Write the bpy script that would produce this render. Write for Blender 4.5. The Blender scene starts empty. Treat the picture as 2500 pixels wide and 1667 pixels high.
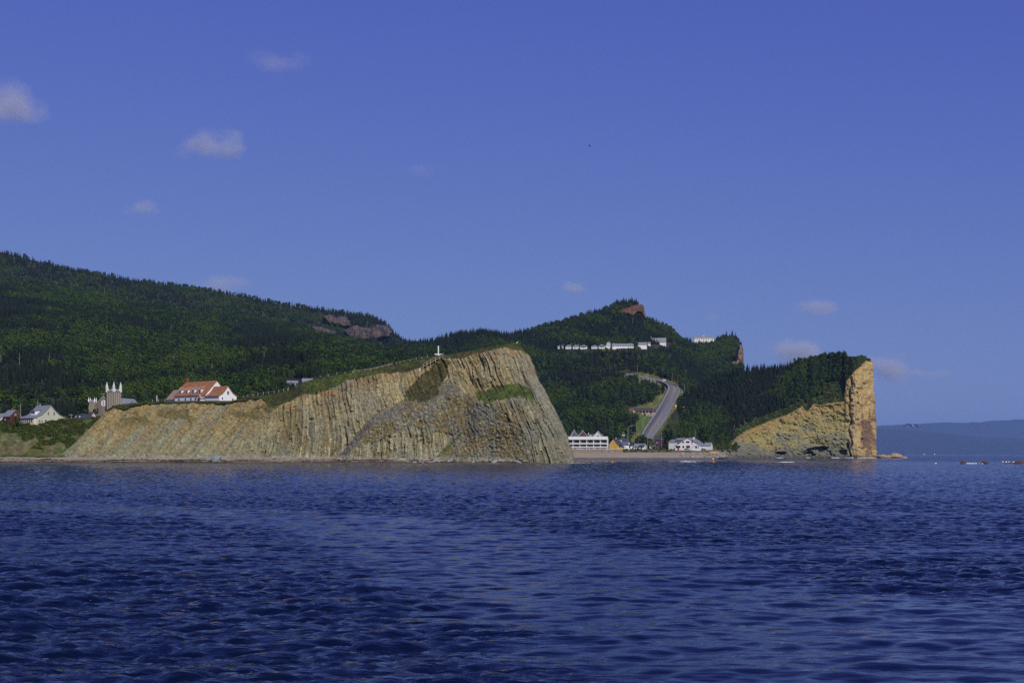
import bpy, math, random
import numpy as np
from mathutils import Vector, Matrix

SC = bpy.context.scene
COL = SC.collection
random.seed(7)
RNG = np.random.default_rng(11)
R = math.radians

# ------------------------------------------------------------------ camera
F, CX, HY, CH = 3434.0, 1250.0, 1109.0, 4.0      # focal length and level line in photo pixels, eye height over the water
cam = bpy.data.cameras.new('camera')
camo = bpy.data.objects.new('camera', cam)
COL.objects.link(camo)
cam.sensor_width = 36.0
cam.lens = 36.0 * F / 2500.0
cam.shift_y = (HY - 833.5) / 2500.0
cam.clip_start = 0.5
cam.clip_end = 120000.0
camo.location = (0, 0, CH)
camo.rotation_euler = (R(90), 0, 0)
SC.camera = camo

# ------------------------------------------------------------------ sky, sun, exposure
SUN_EL, SUN_AZ = R(36), R(24)         # azimuth: turned to the right from straight behind the camera
sun_dir = Vector((math.sin(SUN_AZ) * math.cos(SUN_EL), -math.cos(SUN_AZ) * math.cos(SUN_EL), math.sin(SUN_EL)))
world = bpy.data.worlds.new('World')
SC.world = world
world.use_nodes = True
wn, wl = world.node_tree.nodes, world.node_tree.links
wn.clear()
sky = wn.new('ShaderNodeTexSky')
sky.sky_type = 'NISHITA'
sky.sun_disc = False
sky.sun_elevation = SUN_EL
sky.sun_rotation = math.pi - SUN_AZ
sky.altitude = 0
sky.air_density = 1.0
sky.dust_density = 0.2
sky.ozone_density = 3.0
tint = wn.new('ShaderNodeMix')
tint.data_type = 'RGBA'
tint.blend_type = 'MULTIPLY'
tint.inputs[0].default_value = 1.0
tint.inputs[7].default_value = (0.66, 0.56, 0.82, 1)
# soft shoulder, the same for every direction: keeps the horizon from washing out
cadd = wn.new('ShaderNodeVectorMath')
cadd.operation = 'ADD'
cadd.inputs[1].default_value = (4.7, 11.5, 1.7)
cdiv = wn.new('ShaderNodeVectorMath')
cdiv.operation = 'DIVIDE'
cmul = wn.new('ShaderNodeVectorMath')
cmul.operation = 'MULTIPLY'
cmul.inputs[1].default_value = (3.85, 9.4, 6.5)
bg = wn.new('ShaderNodeBackground')
bg.inputs['Strength'].default_value = 0.1
wo = wn.new('ShaderNodeOutputWorld')
wl.new(sky.outputs[0], tint.inputs[6])
wl.new(tint.outputs[2], cadd.inputs[0])
wl.new(tint.outputs[2], cdiv.inputs[0])
wl.new(cadd.outputs[0], cdiv.inputs[1])
wl.new(cdiv.outputs[0], cmul.inputs[0])
wl.new(cmul.outputs[0], bg.inputs['Color'])
wl.new(bg.outputs[0], wo.inputs['Surface'])

sl = bpy.data.lights.new('sun', 'SUN')
sl.energy = 3.4
sl.angle = R(0.5)
sl.color = (1.0, 0.93, 0.82)
suno = bpy.data.objects.new('sun', sl)
suno.rotation_euler = sun_dir.to_track_quat('Z', 'Y').to_euler()
suno.location = (200, -200, 600)
COL.objects.link(suno)

SC.view_settings.view_transform = 'Standard'
SC.view_settings.look = 'None'
SC.view_settings.exposure = 0.0
SC.view_settings.gamma = 1.0
SC.view_settings.use_curve_mapping = False
SC.cycles.use_denoising = False
SC.cycles.max_bounces = 5
SC.cycles.diffuse_bounces = 2
SC.cycles.glossy_bounces = 2
SC.cycles.transmission_bounces = 2
SC.cycles.volume_bounces = 1
SC.cycles.transparent_max_bounces = 6
SC.cycles.caustics_reflective = False
SC.cycles.caustics_refractive = False


# ------------------------------------------------------------------ helpers
def P(px, py, D):
    """the point at depth D that the photograph shows at pixel (px, py)"""
    return Vector(((px - CX) / F * D, D, CH + (HY - py) / F * D))


def ZY(py, D):
    return CH + (HY - py) / F * D


def tab(pairs):
    a = np.array(pairs, float)
    return lambda x: np.interp(x, a[:, 0], a[:, 1])


def sstep(a, b, x):
    t = np.clip((x - a) / (b - a), 0, 1)
    return t * t * (3 - 2 * t)


def _h(ix, iy, seed):
    h = (ix.astype(np.int64) * 374761393 + iy.astype(np.int64) * 668265263 + seed * 974634777) & 0xFFFFFFFF
    h = ((h ^ (h >> 13)) * 1274126177) & 0xFFFFFFFF
    h = h ^ (h >> 16)
    return (h & 0xFFFFFF) / float(0xFFFFFF)


def vn(x, y, seed=0):
    x, y = np.broadcast_arrays(np.asarray(x, float), np.asarray(y, float))
    ix, iy = np.floor(x), np.floor(y)
    fx, fy = x - ix, y - iy
    fx = fx * fx * (3 - 2 * fx)
    fy = fy * fy * (3 - 2 * fy)
    a, b = _h(ix, iy, seed), _h(ix + 1, iy, seed)
    c, d = _h(ix, iy + 1, seed), _h(ix + 1, iy + 1, seed)
    return (a + (b - a) * fx) * (1 - fy) + (c + (d - c) * fx) * fy


def fbm(x, y, octv=4, seed=0, gain=0.5):
    s, a, n = 0.0, 1.0, 0.0
    for i in range(octv):
        s = s + a * vn(x * 2.0 ** i + 17.3 * i, y * 2.0 ** i - 9.1 * i, seed + i)
        n += a
        a *= gain
    return s / n


def inpoly(px, py, poly):
    px, py = np.asarray(px, float), np.asarray(py, float)
    c = np.zeros(np.broadcast(px, py).shape, bool)
    n = len(poly)
    for i in range(n):
        x0, y0 = poly[i]
        x1, y1 = poly[(i + 1) % n]
        if y0 == y1:
            continue
        c ^= ((y0 > py) != (y1 > py)) & (px < (x1 - x0) * (py - y0) / (y1 - y0) + x0)
    return c


def mixc(a, b, m):
    return a + (b - a) * np.asarray(m)[..., None]


# ------------------------------------------------------------------ materials
MATS = {}


def mat(name, color, rough=0.8, var=0.12, scale=2.0, spec=0.3, bump=0.0, metallic=0.0, attr=None, random_var=0.0, hue_var=0.0,
        detail=4.0, emit=None, vscale=None):
    if name in MATS:
        return MATS[name]
    m = bpy.data.materials.new(name)
    m.use_nodes = True
    n, l = m.node_tree.nodes, m.node_tree.links
    b = n['Principled BSDF']
    b.inputs['Roughness'].default_value = rough
    b.inputs['Specular IOR Level'].default_value = spec
    b.inputs['Metallic'].default_value = metallic
    geo = n.new('ShaderNodeTexCoord')
    src = geo.outputs['Object']
    if vscale:
        mp = n.new('ShaderNodeMapping')
        mp.inputs['Scale'].default_value = vscale
        l.new(src, mp.inputs['Vector'])
        src = mp.outputs[0]
    nz = n.new('ShaderNodeTexNoise')
    nz.inputs['Scale'].default_value = scale
    nz.inputs['Detail'].default_value = detail
    l.new(src, nz.inputs['Vector'])
    if attr:
        at = n.new('ShaderNodeAttribute')
        at.attribute_name = attr
        base = at.outputs['Color']
    else:
        rgb = n.new('ShaderNodeRGB')
        rgb.outputs[0].default_value = (*color, 1)
        base = rgb.outputs[0]
    hv = n.new('ShaderNodeHueSaturation')
    l.new(base, hv.inputs['Color'])
    mr = n.new('ShaderNodeMapRange')
    mr.inputs['From Min'].default_value = 0.3
    mr.inputs['From Max'].default_value = 0.7
    mr.inputs['To Min'].default_value = 1 - var
    mr.inputs['To Max'].default_value = 1 + var
    l.new(nz.outputs['Fac'], mr.inputs['Value'])
    val = mr.outputs[0]
    if random_var:
        oi = n.new('ShaderNodeObjectInfo')
        m2 = n.new('ShaderNodeMapRange')
        m2.inputs['To Min'].default_value = 1 - random_var
        m2.inputs['To Max'].default_value = 1 + random_var
        l.new(oi.outputs['Random'], m2.inputs['Value'])
        mm = n.new('ShaderNodeMath')
        mm.operation = 'MULTIPLY'
        l.new(val, mm.inputs[0])
        l.new(m2.outputs[0], mm.inputs[1])
        val = mm.outputs[0]
        if hue_var:
            wh = n.new('ShaderNodeTexWhiteNoise')
            wh.noise_dimensions = '1D'
            l.new(oi.outputs['Random'], wh.inputs['W'])
            m3 = n.new('ShaderNodeMapRange')
            m3.inputs['To Min'].default_value = 0.5 - hue_var
            m3.inputs['To Max'].default_value = 0.5 + hue_var
            l.new(wh.outputs['Value'], m3.inputs['Value'])
            l.new(m3.outputs[0], hv.inputs['Hue'])
    l.new(val, hv.inputs['Value'])
    l.new(hv.outputs[0], b.inputs['Base Color'])
    if bump:
        bp = n.new('ShaderNodeBump')
        bp.inputs['Strength'].default_value = 1.0
        bp.inputs['Distance'].default_value = bump
        l.new(nz.outputs['Fac'], bp.inputs['Height'])
        l.new(bp.outputs[0], b.inputs['Normal'])
    if emit:
        b.inputs['Emission Color'].default_value = (*emit, 1)
        b.inputs['Emission Strength'].default_value = 1
    MATS[name] = m
    return m


def link(o, parent=None):
    COL.objects.link(o)
    if parent is not None:
        o.parent = parent
    return o


def tag(o, label=None, cat=None, group=None, kind=None):
    if label:
        o['label'] = label
    if cat:
        o['category'] = cat
    if group:
        o['group'] = group
    if kind:
        o['kind'] = kind
    return o


def empty(name, loc=(0, 0, 0), rz=0.0, label=None, cat=None, group=None):
    o = bpy.data.objects.new(name, None)
    o.empty_display_size = 0.5
    o.location = loc
    o.rotation_euler = (0, 0, rz)
    link(o)
    return tag(o, label, cat, group)


def raw_mesh(name, V, faces, material, parent=None, smooth=False, col=None):
    """faces: (n,4) or (n,3) int array"""
    me = bpy.data.meshes.new(name)
    V = np.ascontiguousarray(V, np.float32).reshape(-1, 3)
    faces = np.ascontiguousarray(faces, np.int32)
    k = faces.shape[1]
    me.vertices.add(len(V))
    me.vertices.foreach_set('co', V.ravel())
    me.loops.add(faces.size)
    me.loops.foreach_set('vertex_index', faces.ravel())
    me.polygons.add(len(faces))
    me.polygons.foreach_set('loop_start', np.arange(0, faces.size, k, dtype=np.int32))
    me.polygons.foreach_set('loop_total', np.full(len(faces), k, np.int32))
    if smooth:
        me.polygons.foreach_set('use_smooth', np.ones(len(faces), bool))
    if col is not None:
        ca = me.color_attributes.new('Col', 'FLOAT_COLOR', 'POINT')
        c4 = np.ones((len(V), 4), np.float32)
        c4[:, :3] = np.asarray(col, np.float32).reshape(-1, 3)
        ca.data.foreach_set('color', c4.ravel())
    me.update(calc_edges=True)
    me.validate()
    me.materials.append(material)
    o = bpy.data.objects.new(name, me)
    return link(o, parent)


def grid(name, V, material, col=None, smooth=True, parent=None):
    r, c = V.shape[:2]
    i = np.arange(r * c).reshape(r, c)
    q = np.stack([i[:-1, :-1], i[:-1, 1:], i[1:, 1:], i[1:, :-1]], -1).reshape(-1, 4)
    return raw_mesh(name, V, q, material, parent, smooth, col)


class MB:
    """collects faces for one mesh"""

    def __init__(self):
        self.v, self.f = [], []

    def add(self, vs, fs):
        o = len(self.v)
        self.v += [tuple(p) for p in vs]
        self.f += [tuple(i + o for i in f) for f in fs]
        return self

    def box(self, x0, x1, y0, y1, z0, z1):
        return self.add([(x0, y0, z0), (x1, y0, z0), (x1, y1, z0), (x0, y1, z0), (x0, y0, z1), (x1, y0, z1), (x1, y1, z1), (x0, y1, z1)],
                        [(0, 3, 2, 1), (4, 5, 6, 7), (0, 1, 5, 4), (1, 2, 6, 5), (2, 3, 7, 6), (3, 0, 4, 7)])

    def prism(self, poly, a, b, axis='x'):
        """poly in the plane across the axis: axis x -> (y,z), axis y -> (x,z), axis z -> (x,y)"""
        n = len(poly)
        mk = {'x': lambda p, t: (t, p[0], p[1]), 'y': lambda p, t: (p[0], t, p[1]), 'z': lambda p, t: (p[0], p[1], t)}[axis]
        vs = [mk(p, a) for p in poly] + [mk(p, b) for p in poly]
        fs = [tuple(range(n)), tuple(range(2 * n - 1, n - 1, -1))] + [(i, i + n, (i + 1) % n + n, (i + 1) % n) for i in range(n)]
        return self.add(vs, fs)

    def tube(self, pts, radii, n=6):
        pts = [Vector(p) for p in pts]
        if not hasattr(radii, '__len__'):
            radii = [radii] * len(pts)
        rings = []
        for i, p in enumerate(pts):
            d = (pts[min(i + 1, len(pts) - 1)] - pts[max(i - 1, 0)]).normalized()
            u = d.cross(Vector((0, 1, 0.03)))
            if u.length < 0.1:
                u = d.cross(Vector((1, 0, 0)))
            u.normalize()
            w = d.cross(u)
            rings.append([p + (u * math.cos(2 * math.pi * k / n) + w * math.sin(2 * math.pi * k / n)) * radii[i] for k in range(n)])
        vs = [v for r in rings for v in r]
        fs = []
        for i in range(len(pts) - 1):
            for k in range(n):
                fs.append((i * n + k, i * n + (k + 1) % n, (i + 1) * n + (k + 1) % n, (i + 1) * n + k))
        fs.append(tuple(range(n - 1, -1, -1)))
        fs.append(tuple((len(pts) - 1) * n + k for k in range(n)))
        return self.add(vs, fs)

    def cone(self, x, y, z0, z1, r0, r1, n=8, rot=0.0):
        a = [rot + 2 * math.pi * k / n for k in range(n)]
        vs = [(x + r0 * math.cos(t), y + r0 * math.sin(t), z0) for t in a] + [(x + r1 * math.cos(t), y + r1 * math.sin(t), z1) for t in a]
        fs = [tuple(range(n - 1, -1, -1)), tuple(range(n, 2 * n))] + [(k, (k + 1) % n, (k + 1) % n + n, k + n) for k in range(n)]
        return self.add(vs, fs)

    def mesh(self, name, material, smooth=False):
        me = bpy.data.meshes.new(name)
        me.from_pydata(self.v, [], self.f)
        me.update()
        me.materials.append(material)
        if smooth:
            me.polygons.foreach_set('use_smooth', np.ones(len(me.polygons), bool))
        return me

    def build(self, name, material, parent=None, smooth=False, loc=None):
        o = bpy.data.objects.new(name, self.mesh(name, material, smooth))
        if loc is not None:
            o.location = loc
        return link(o, parent)


def copy_tree(o, parent=None):
    c = o.copy()
    COL.objects.link(c)
    c.parent = parent
    for ch in list(o.children):
        copy_tree(ch, c)
    return c


def blob(name, radius, material, seed, parent=None, sub=2, rough=0.35, squash=(1, 1, 1), loc=(0, 0, 0), freq=1.6, smooth=False):
    """an angular stone: an icosphere pushed in and out and cut by a few planes"""
    import bmesh
    bm = bmesh.new()
    bmesh.ops.create_icosphere(bm, subdivisions=sub, radius=1.0)
    rs = random.Random(seed)
    planes = [(Vector((rs.uniform(-1, 1), rs.uniform(-1, 1), rs.uniform(-0.6, 1))).normalized(), rs.uniform(0.55, 0.85)) for _ in range(7)]
    co = np.array([v.co[:] for v in bm.verts])
    nn = fbm(co[:, 0] * freq + co[:, 2] * 0.7 + seed * 3.1, co[:, 1] * freq - co[:, 2] * 1.3, 3, seed % 97)
    for i, v in enumerate(bm.verts):
        v.co *= 1 + rough * (nn[i] - 0.5) * 2
        for d, lim in planes:
            t = v.co.dot(d)
            if t > lim:
                v.co -= d * (t - lim) * 0.9
        v.co = Vector((v.co.x * squash[0], v.co.y * squash[1], v.co.z * squash[2])) * radius
    me = bpy.data.meshes.new(name)
    bm.to_mesh(me)
    bm.free()
    me.materials.append(material)
    if smooth:
        me.polygons.foreach_set('use_smooth', np.ones(len(me.polygons), bool))
    o = bpy.data.objects.new(name, me)
    o.location = loc
    return link(o, parent)


# ------------------------------------------------------------------ sea
def make_sea():
    # wind waves from a directional spectrum, summed on two periodic tiles
    def tile(N, L, wind, lmin, lmax, rms, seed):
        rng = np.random.default_rng(seed)
        k1 = np.fft.fftfreq(N, L / N) * 2 * np.pi
        kx, ky = np.meshgrid(k1, k1)
        k = np.hypot(kx, ky)
        k[0, 0] = 1
        kp = 2 * np.pi / lmax
        spec = np.exp(-0.6 * (kp / k) ** 4) / k ** 3.6 * np.exp(-(k * lmin / (2 * np.pi)) ** 2)
        cosw = (kx * wind[0] + ky * wind[1]) / k
        spec *= (0.05 + np.abs(cosw) ** 5)
        spec[0, 0] = 0
        a = np.sqrt(spec) * (rng.normal(size=(N, N)) + 1j * rng.normal(size=(N, N)))
        h = np.fft.ifft2(a).real
        s = rms / h.std()
        dx = np.fft.ifft2(-1j * kx / k * a).real * s
        dy = np.fft.ifft2(-1j * ky / k * a).real * s
        return h * s, dx, dy, L / N

    def sample(t, x, y):
        N = t.shape[0]
        ix, iy = np.floor(x).astype(np.int64), np.floor(y).astype(np.int64)
        fx, fy = x - ix, y - iy
        ix0, iy0, ix1, iy1 = ix % N, iy % N, (ix + 1) % N, (iy + 1) % N
        return (t[iy0, ix0] * (1 - fx) + t[iy0, ix1] * fx) * (1 - fy) + (t[iy1, ix0] * (1 - fx) + t[iy1, ix1] * fx) * fy

    ys = [-4000.0, -1500.0, -500.0, -150.0, -60.0, -30.0]
    while ys[-1] < 62000:
        y = ys[-1]
        if y < 18:
            d = 0.6
        elif y < 60:
            d = 0.13
        elif y < 150:
            d = 0.13 + (y - 60) / 90 * 0.27
        elif y < 700:
            d = 0.4 + (y - 150) / 550 * 2.2
        else:
            d = (y - 700) * 0.06 + 3
        ys.append(y + d)
    ys = np.array(ys)
    nc = 620
    s = np.linspace(-1, 1, nc)
    half = (np.clip(ys, -30, None)[:, None] + 36) * 0.42 + 4
    X = s[None, :] * half
    # out to the sides the sheet goes on with wider and wider cells
    grow = (1.55 ** np.arange(1, 19) - 1)[None, :]
    step = half * 2 / nc + 0.6
    X = np.concatenate([(-half - step * grow)[:, ::-1], X, half + step * grow], 1)
    nc = X.shape[1]
    Y = np.repeat(ys[:, None], nc, 1)
    # the boat's own wake: smoother water in a band that curves away to the left
    wake = [((p - CX) / F * d, d) for p, d in ((-900, 150), (0, 112), (700, 92), (1150, 64), (1450, 45), (1850, 33), (2500, 26), (3000, 22))]
    dist = np.full(X.shape, 1e9)
    near_band = Y < 200
    xs_, ys_ = X[near_band], Y[near_band]
    dd = np.full(xs_.shape, 1e9)
    for (ax, ay), (bx, by) in zip(wake[:-1], wake[1:]):
        tt = np.clip(((xs_ - ax) * (bx - ax) + (ys_ - ay) * (by - ay)) / ((bx - ax) ** 2 + (by - ay) ** 2), 0, 1)
        dd = np.minimum(dd, np.hypot(xs_ - ax - tt * (bx - ax), ys_ - ay - tt * (by - ay)))
    dist[near_band] = dd
    wn_ = fbm(X / 9 + Y / 30, Y / 4.5 - X / 18, 4, 5)
    slick = sstep(0.28, 0.62, np.exp(-(dist / 7.5) ** 2) * (0.45 + 1.1 * wn_))
    slick = np.maximum(slick, 0.7 * sstep(0.58, 0.68, fbm(X / 30 + Y / 80, Y / 9 - X / 50, 3, 6)) * (1 - sstep(90, 170, Y)))
    h1, dx1, dy1, c1 = tile(512, 58.0, (0.18, -0.98), 0.22, 1.5, 0.040, 3)
    h2, dx2, dy2, c2 = tile(512, 31.0, (-0.3, -0.95), 0.10, 0.75, 0.019, 9)
    h3, dx3, dy3, c3 = tile(512, 230.0, (0.1, -1.0), 1.6, 6.0, 0.034, 21)
    gust = 0.75 + 0.5 * fbm(X / 60, Y / 60, 2, 40)
    a1 = gust * (1 - 0.5 * slick)
    a2 = gust * (1 - 0.85 * slick)
    far = 1 - sstep(900, 2500, Y)
    rx, ry = X * 0.96 + Y * 0.28, Y * 0.96 - X * 0.28
    Z = sample(h1, X / c1, Y / c1) * a1 + sample(h2, rx / c2, ry / c2) * a2 * (1 - sstep(110, 260, Y)) + sample(h3, X / c3, Y / c3)
    DX = sample(dx1, X / c1, Y / c1) * a1 + sample(dx2, rx / c2, ry / c2) * a2 * (1 - sstep(110, 260, Y))
    DY = sample(dy1, X / c1, Y / c1) * a1 + sample(dy2, rx / c2, ry / c2) * a2 * (1 - sstep(110, 260, Y))
    V = np.stack([X + DX * 1.3 * far, Y + DY * 1.3 * far, Z * far], -1)
    m = bpy.data.materials.new('sea_water')
    m.use_nodes = True
    n, l = m.node_tree.nodes, m.node_tree.links
    b = n['Principled BSDF']
    b.inputs['Base Color'].default_value = (0.002, 0.0055, 0.02, 1)
    b.inputs['Roughness'].default_value = 0.05
    b.inputs['IOR'].default_value = 1.33
    b.inputs['Specular IOR Level'].default_value = 0.5
    tc = n.new('ShaderNodeNewGeometry')
    at = n.new('ShaderNodeAttribute')
    at.attribute_name = 'Col'
    mp = n.new('ShaderNodeMapping')
    mp.inputs['Scale'].default_value = (0.55, 1.7, 1)
    l.new(tc.outputs['Position'], mp.inputs['Vector'])
    n1 = n.new('ShaderNodeTexNoise')
    n1.inputs['Scale'].default_value = 2.6
    n1.inputs['Detail'].default_value = 5
    l.new(mp.outputs[0], n1.inputs['Vector'])
    n2 = n.new('ShaderNodeTexNoise')
    n2.inputs['Scale'].default_value = 0.55
    n2.inputs['Detail'].default_value = 4
    l.new(mp.outputs[0], n2.inputs['Vector'])
    sp = n.new('ShaderNodeSeparateColor')
    l.new(at.outputs['Color'], sp.inputs[0])
    b1 = n.new('ShaderNodeBump')
    b1.inputs['Distance'].default_value = 0.13
    l.new(sp.outputs[0], b1.inputs['Strength'])
    l.new(n1.outputs['Fac'], b1.inputs['Height'])
    b2 = n.new('ShaderNodeBump')
    b2.inputs['Distance'].default_value = 0.75
    l.new(sp.outputs[1], b2.inputs['Strength'])
    l.new(n2.outputs['Fac'], b2.inputs['Height'])
    l.new(b1.outputs[0], b2.inputs['Normal'])
    l.new(b2.outputs[0], b.inputs['Normal'])
    rip = (1 - 0.8 * slick) * (1 - 0.5 * sstep(60, 300, Y))
    mid = sstep(90, 400, Y) * 0.85
    o = grid('sea', V, m, np.stack([rip, mid, slick], -1), True)
    tag(o, kind='structure')


make_sea()

# ------------------------------------------------------------------ rock and ground materials
M_ROCK = mat('cliff_rock', (0, 0, 0), 0.9, 0.38, 0.8, 0.2, 0.25, attr='Col', detail=8)
M_TURF = mat('turf_ground', (0, 0, 0), 0.95, 0.25, 0.4, 0.1, 0.3, attr='Col', detail=6)
M_BEACH = mat('shingle_beach', (0, 0, 0), 0.9, 0.25, 1.5, 0.2, 0.08, attr='Col', detail=6)
C = lambda *a: np.array(a, float)
TAN, GREY, PALE = C(.315, .26, .135), C(.22, .21, .14), C(.45, .41, .29)
BROWN, RED, BLUE = C(.19, .145, .07), C(.30, .175, .08), C(.165, .165, .125)
SOIL, GRASS, GRASSD, GRASSB = C(.33, .255, .12), C(.055, .075, .018), C(.05, .052, .018), C(.085, .125, .022)

# ------------------------------------------------------------------ near headland
HTOP = [(262, 1000), (277, 990), (300, 986), (360, 981), (465, 978), (564, 978), (607, 968), (683, 958), (715, 948), (742, 932), (793, 918), (850, 911), (905, 904),
        (956, 891), (1000, 882), (1048, 872), (1075, 865), (1091, 867), (1130, 859), (1174, 851), (1217, 842), (1256, 836), (1267, 838)]
HNOSE = [(836, 1266), (856, 1282), (874, 1293), (908, 1304), (930, 1316), (937, 1321), (967, 1338), (1000, 1355), (1023, 1364), (1060, 1384), (1088, 1391), (1112, 1398),
         (1128, 1402)]
HGRASS = [(262, 1004), (277, 996), (300, 1000), (330, 990), (360, 986), (465, 984), (564, 985), (607, 976), (640, 972), (660, 992), (707, 982), (732, 964), (748, 960), (793, 954),
          (830, 941), (844, 929), (905, 918), (940, 911), (997, 908), (1034, 896), (1085, 876), (1130, 872), (1163, 864), (1195, 856), (1230, 850), (1271, 856), (1300, 870)]
htop, hnose, hgrass = tab(HTOP), tab(HNOSE), tab(HGRASS)
DARKGULLY = [(1034, 908), (1082, 880), (1100, 884), (1085, 925), (1068, 960), (1042, 985), (1000, 975), (985, 965)]
LEDGEGREEN = [(1160, 958), (1200, 948), (1235, 938), (1258, 934), (1280, 942), (1302, 962), (1306, 984), (1290, 975), (1270, 965), (1240, 972), (1215, 978), (1190, 985), (1166, 975)]


def make_headland():
    nu, nt = 1040, 200
    u = np.linspace(0, 1, nu)[None, :]
    t = np.linspace(0, 1, nt)[:, None]
    base_px = 138 + u * (1402 - 138)
    base_py = np.interp(base_px, [138, 700, 1000, 1250, 1300, 1402], [1116, 1117, 1119, 1122, 1127, 1129])
    top_px = 262 + u * (1266 - 262)
    top_py = htop(top_px)
    py = base_py + (top_py - base_py) * t
    nose_py = 1128 + (837 - 1128) * t
    right = hnose(nose_py)
    left = 138 + (262 - 138) * t ** 0.85
    w = sstep(0.0, 1.0, u)
    px = left + (right - left) * u + sstep(.9, 1, u) * 5 * (fbm(py / 11, u * 0 + 4, 4, 36) - .5) * sstep(0, 10, base_py - py)
    # where the grass starts on the way up
    gb = hgrass(px) + 5 * (fbm(px / 14, py / 40, 3, 3) - 0.5) * 2
    gm = sstep(-1.5, 1.5, gb - py)
    hgt = (base_py - py) / F * 650
    steep = np.interp(px, [138, 300, 560, 680, 900, 1300, 1402], [0.95, 0.85, 0.75, 0.5, 0.42, 0.38, 0.3])
    D0 = np.interp(base_px, [138, 900, 1200, 1300, 1402], [648, 646, 644, 637, 640])
    hg = np.clip((gb - py) / F * 650, 0, 99)
    D = D0 + np.minimum(hgt, np.clip((base_py - gb) / F * 650, 0, 99)) * steep + hg * 1.9
    # the shoulder with the scree that comes down from right to left, the green ledge, the dark gully
    ln = tab([(800, 1130), (825, 1112), (905, 1016), (960, 990), (1040, 955), (1100, 930), (1160, 945), (1320, 935)])
    sh = sstep(0, 30, py - ln(px)) * sstep(780, 840, px) * (1 - sstep(1330, 1400, px))
    D = D - sh * 6.5
    led = sstep(1130, 1175, px) * (1 - sstep(1300, 1325, px))
    D = D - led * 6 * sstep(945, 985, py) * (1 - 0.5 * sstep(1040, 1115, py))
    q = u * 1264 + 138 + 10 * (fbm(px / 70, py / 90, 3, 8) - 0.5) + 3 * (fbm(px / 12, py / 22, 2, 9) - 0.5)
    # lean of the loose streaks on the left third
    ql = px + 0.85 * (py - 1000) + 8 * (fbm(px / 60, py / 60, 2, 12) - 0.5)
    lm = 1 - sstep(540, 640, px + (1117 - py) * -0.6)
    strong = (1 - lm) * (0.35 + 0.65 * np.maximum(sstep(0.35, 0.6, fbm(px / 90, py / 70, 3, 31)), sstep(1250, 1320, px)))
    scree = inpoly(px, py, [(825, 1115), (905, 1016), (985, 975), (1095, 925), (1165, 985), (1225, 1000), (1275, 1060), (1285, 1122), (1060, 1122), (1110, 1060), (1000, 1040), (900, 1085)])
    scree = np.where(scree, 1.0, 0.0)
    scree = scree * sstep(0.25, 0.5, fbm(px / 25, py / 25, 3, 61) + 0.15)
    strong = strong * (1 - 0.75 * scree)
    # upright beds: slabs of uneven width, each broken into lengths that stand forward or back
    qs = q + 9 * (fbm(q / 23, py / 260, 3, 14) - 0.5) * 2
    sid, sid2 = np.floor(qs / 7.0), np.floor(qs / 2.9)
    r1, r2 = _h(sid, sid * 0 + 3, 71), _h(sid2, sid2 * 0 + 5, 72)
    seg, seg2 = np.floor(py / (35 + 90 * r1) + r1 * 9), np.floor(py / (14 + 40 * r2) + r2 * 7)
    off, off2 = _h(sid, seg, 73), _h(sid2, seg2, 74)
    tone = _h(sid2, np.floor(py / (30 + 80 * r2) + r2 * 5), 75)
    crack = (_h(sid2, seg2 * 0 + seg, 76) > 0.93) * 1.0
    gul = sstep(0.56, 0.75, fbm(q / 34, py / 240, 2, 19))
    face = fbm(px / 26, py / 34, 4, 26)
    disp = strong * (1.05 * (off - 0.5) * (0.3 + 1.4 * sstep(.35, .6, fbm(px / 50, py / 50, 3, 33))) + 0.8 * (off2 - 0.5) + 3.6 * (face - 0.5) - 1.9 * crack) - 0.8 * gul * (1 - lm) * (1 - scree)
    disp = disp + lm * (1.8 * (fbm(px / 16, py / 22, 4, 29) - 0.5) + 1.5 * (fbm(ql / 9, py / 120, 3, 20) - 0.5) + 1.6 * (fbm(px / 40, py / 120, 2, 21) - 0.5) + 0.8 * (fbm(px / 4, py / 4, 2, 22) - 0.5))
    disp = disp + 1.6 * (fbm(px / 45, py / 40, 4, 23) - 0.5) + scree * 1.5 * (fbm(px / 5, py / 5, 3, 24) - 0.5) + 0.8 * (fbm(px / 2.6, py / 2.6, 2, 28) - 0.5)
    disp = disp * (1 - gm) + gm * 0.9 * (fbm(px / 9, py / 5, 3, 25) - 0.5)
    edge = sstep(0.0, 0.03, 1 - u)
    D = D - disp * (0.25 + 0.75 * edge)
    # overhanging sod along the soft left part
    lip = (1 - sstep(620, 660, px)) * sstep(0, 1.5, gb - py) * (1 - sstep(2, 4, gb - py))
    D = D - lip * 1.6
    # colours
    n1, n2, n3 = fbm(px / 60, py / 50, 4, 41), fbm(px / 18, py / 16, 3, 42), fbm(q / 4.2, py / 110, 2, 43)
    frac = np.clip((base_py - py) / (base_py - gb + 1e-3), 0, 1.3)
    c = mixc(GREY + np.zeros(px.shape + (3,)), TAN, sstep(0.35, 0.95, frac + (n1 - 0.5) * 1.1))
    c = mixc(c, BLUE, sstep(0.5, 0.7, n2) * (1 - frac * 0.8) * 0.7)
    c = mixc(c, BROWN, sstep(0.52, 0.7, fbm(px / 35, py / 60, 3, 44)) * 0.7)
    c = mixc(c, PALE, sstep(0.74, 0.86, tone) * (1 - lm) * (1 - scree) * 0.7 * (0.25 + 0.75 * sstep(0.4, 0.6, n2)))
    c = c * (1 + (1 - lm) * (1 - scree) * 0.3 * (off - 0.5))[..., None]
    c = mixc(c, PALE, sstep(0.62, 0.75, fbm(px / 3, py / 3, 2, 45)) * 0.35)
    c = mixc(c, BLUE * 0.5, sstep(0.2, 0.08, tone) * (1 - lm) * 0.5)
    c = mixc(c, C(.205, .205, .18), sstep(1270, 1330, px + (py - 1000) * .35) * 0.35)
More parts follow.
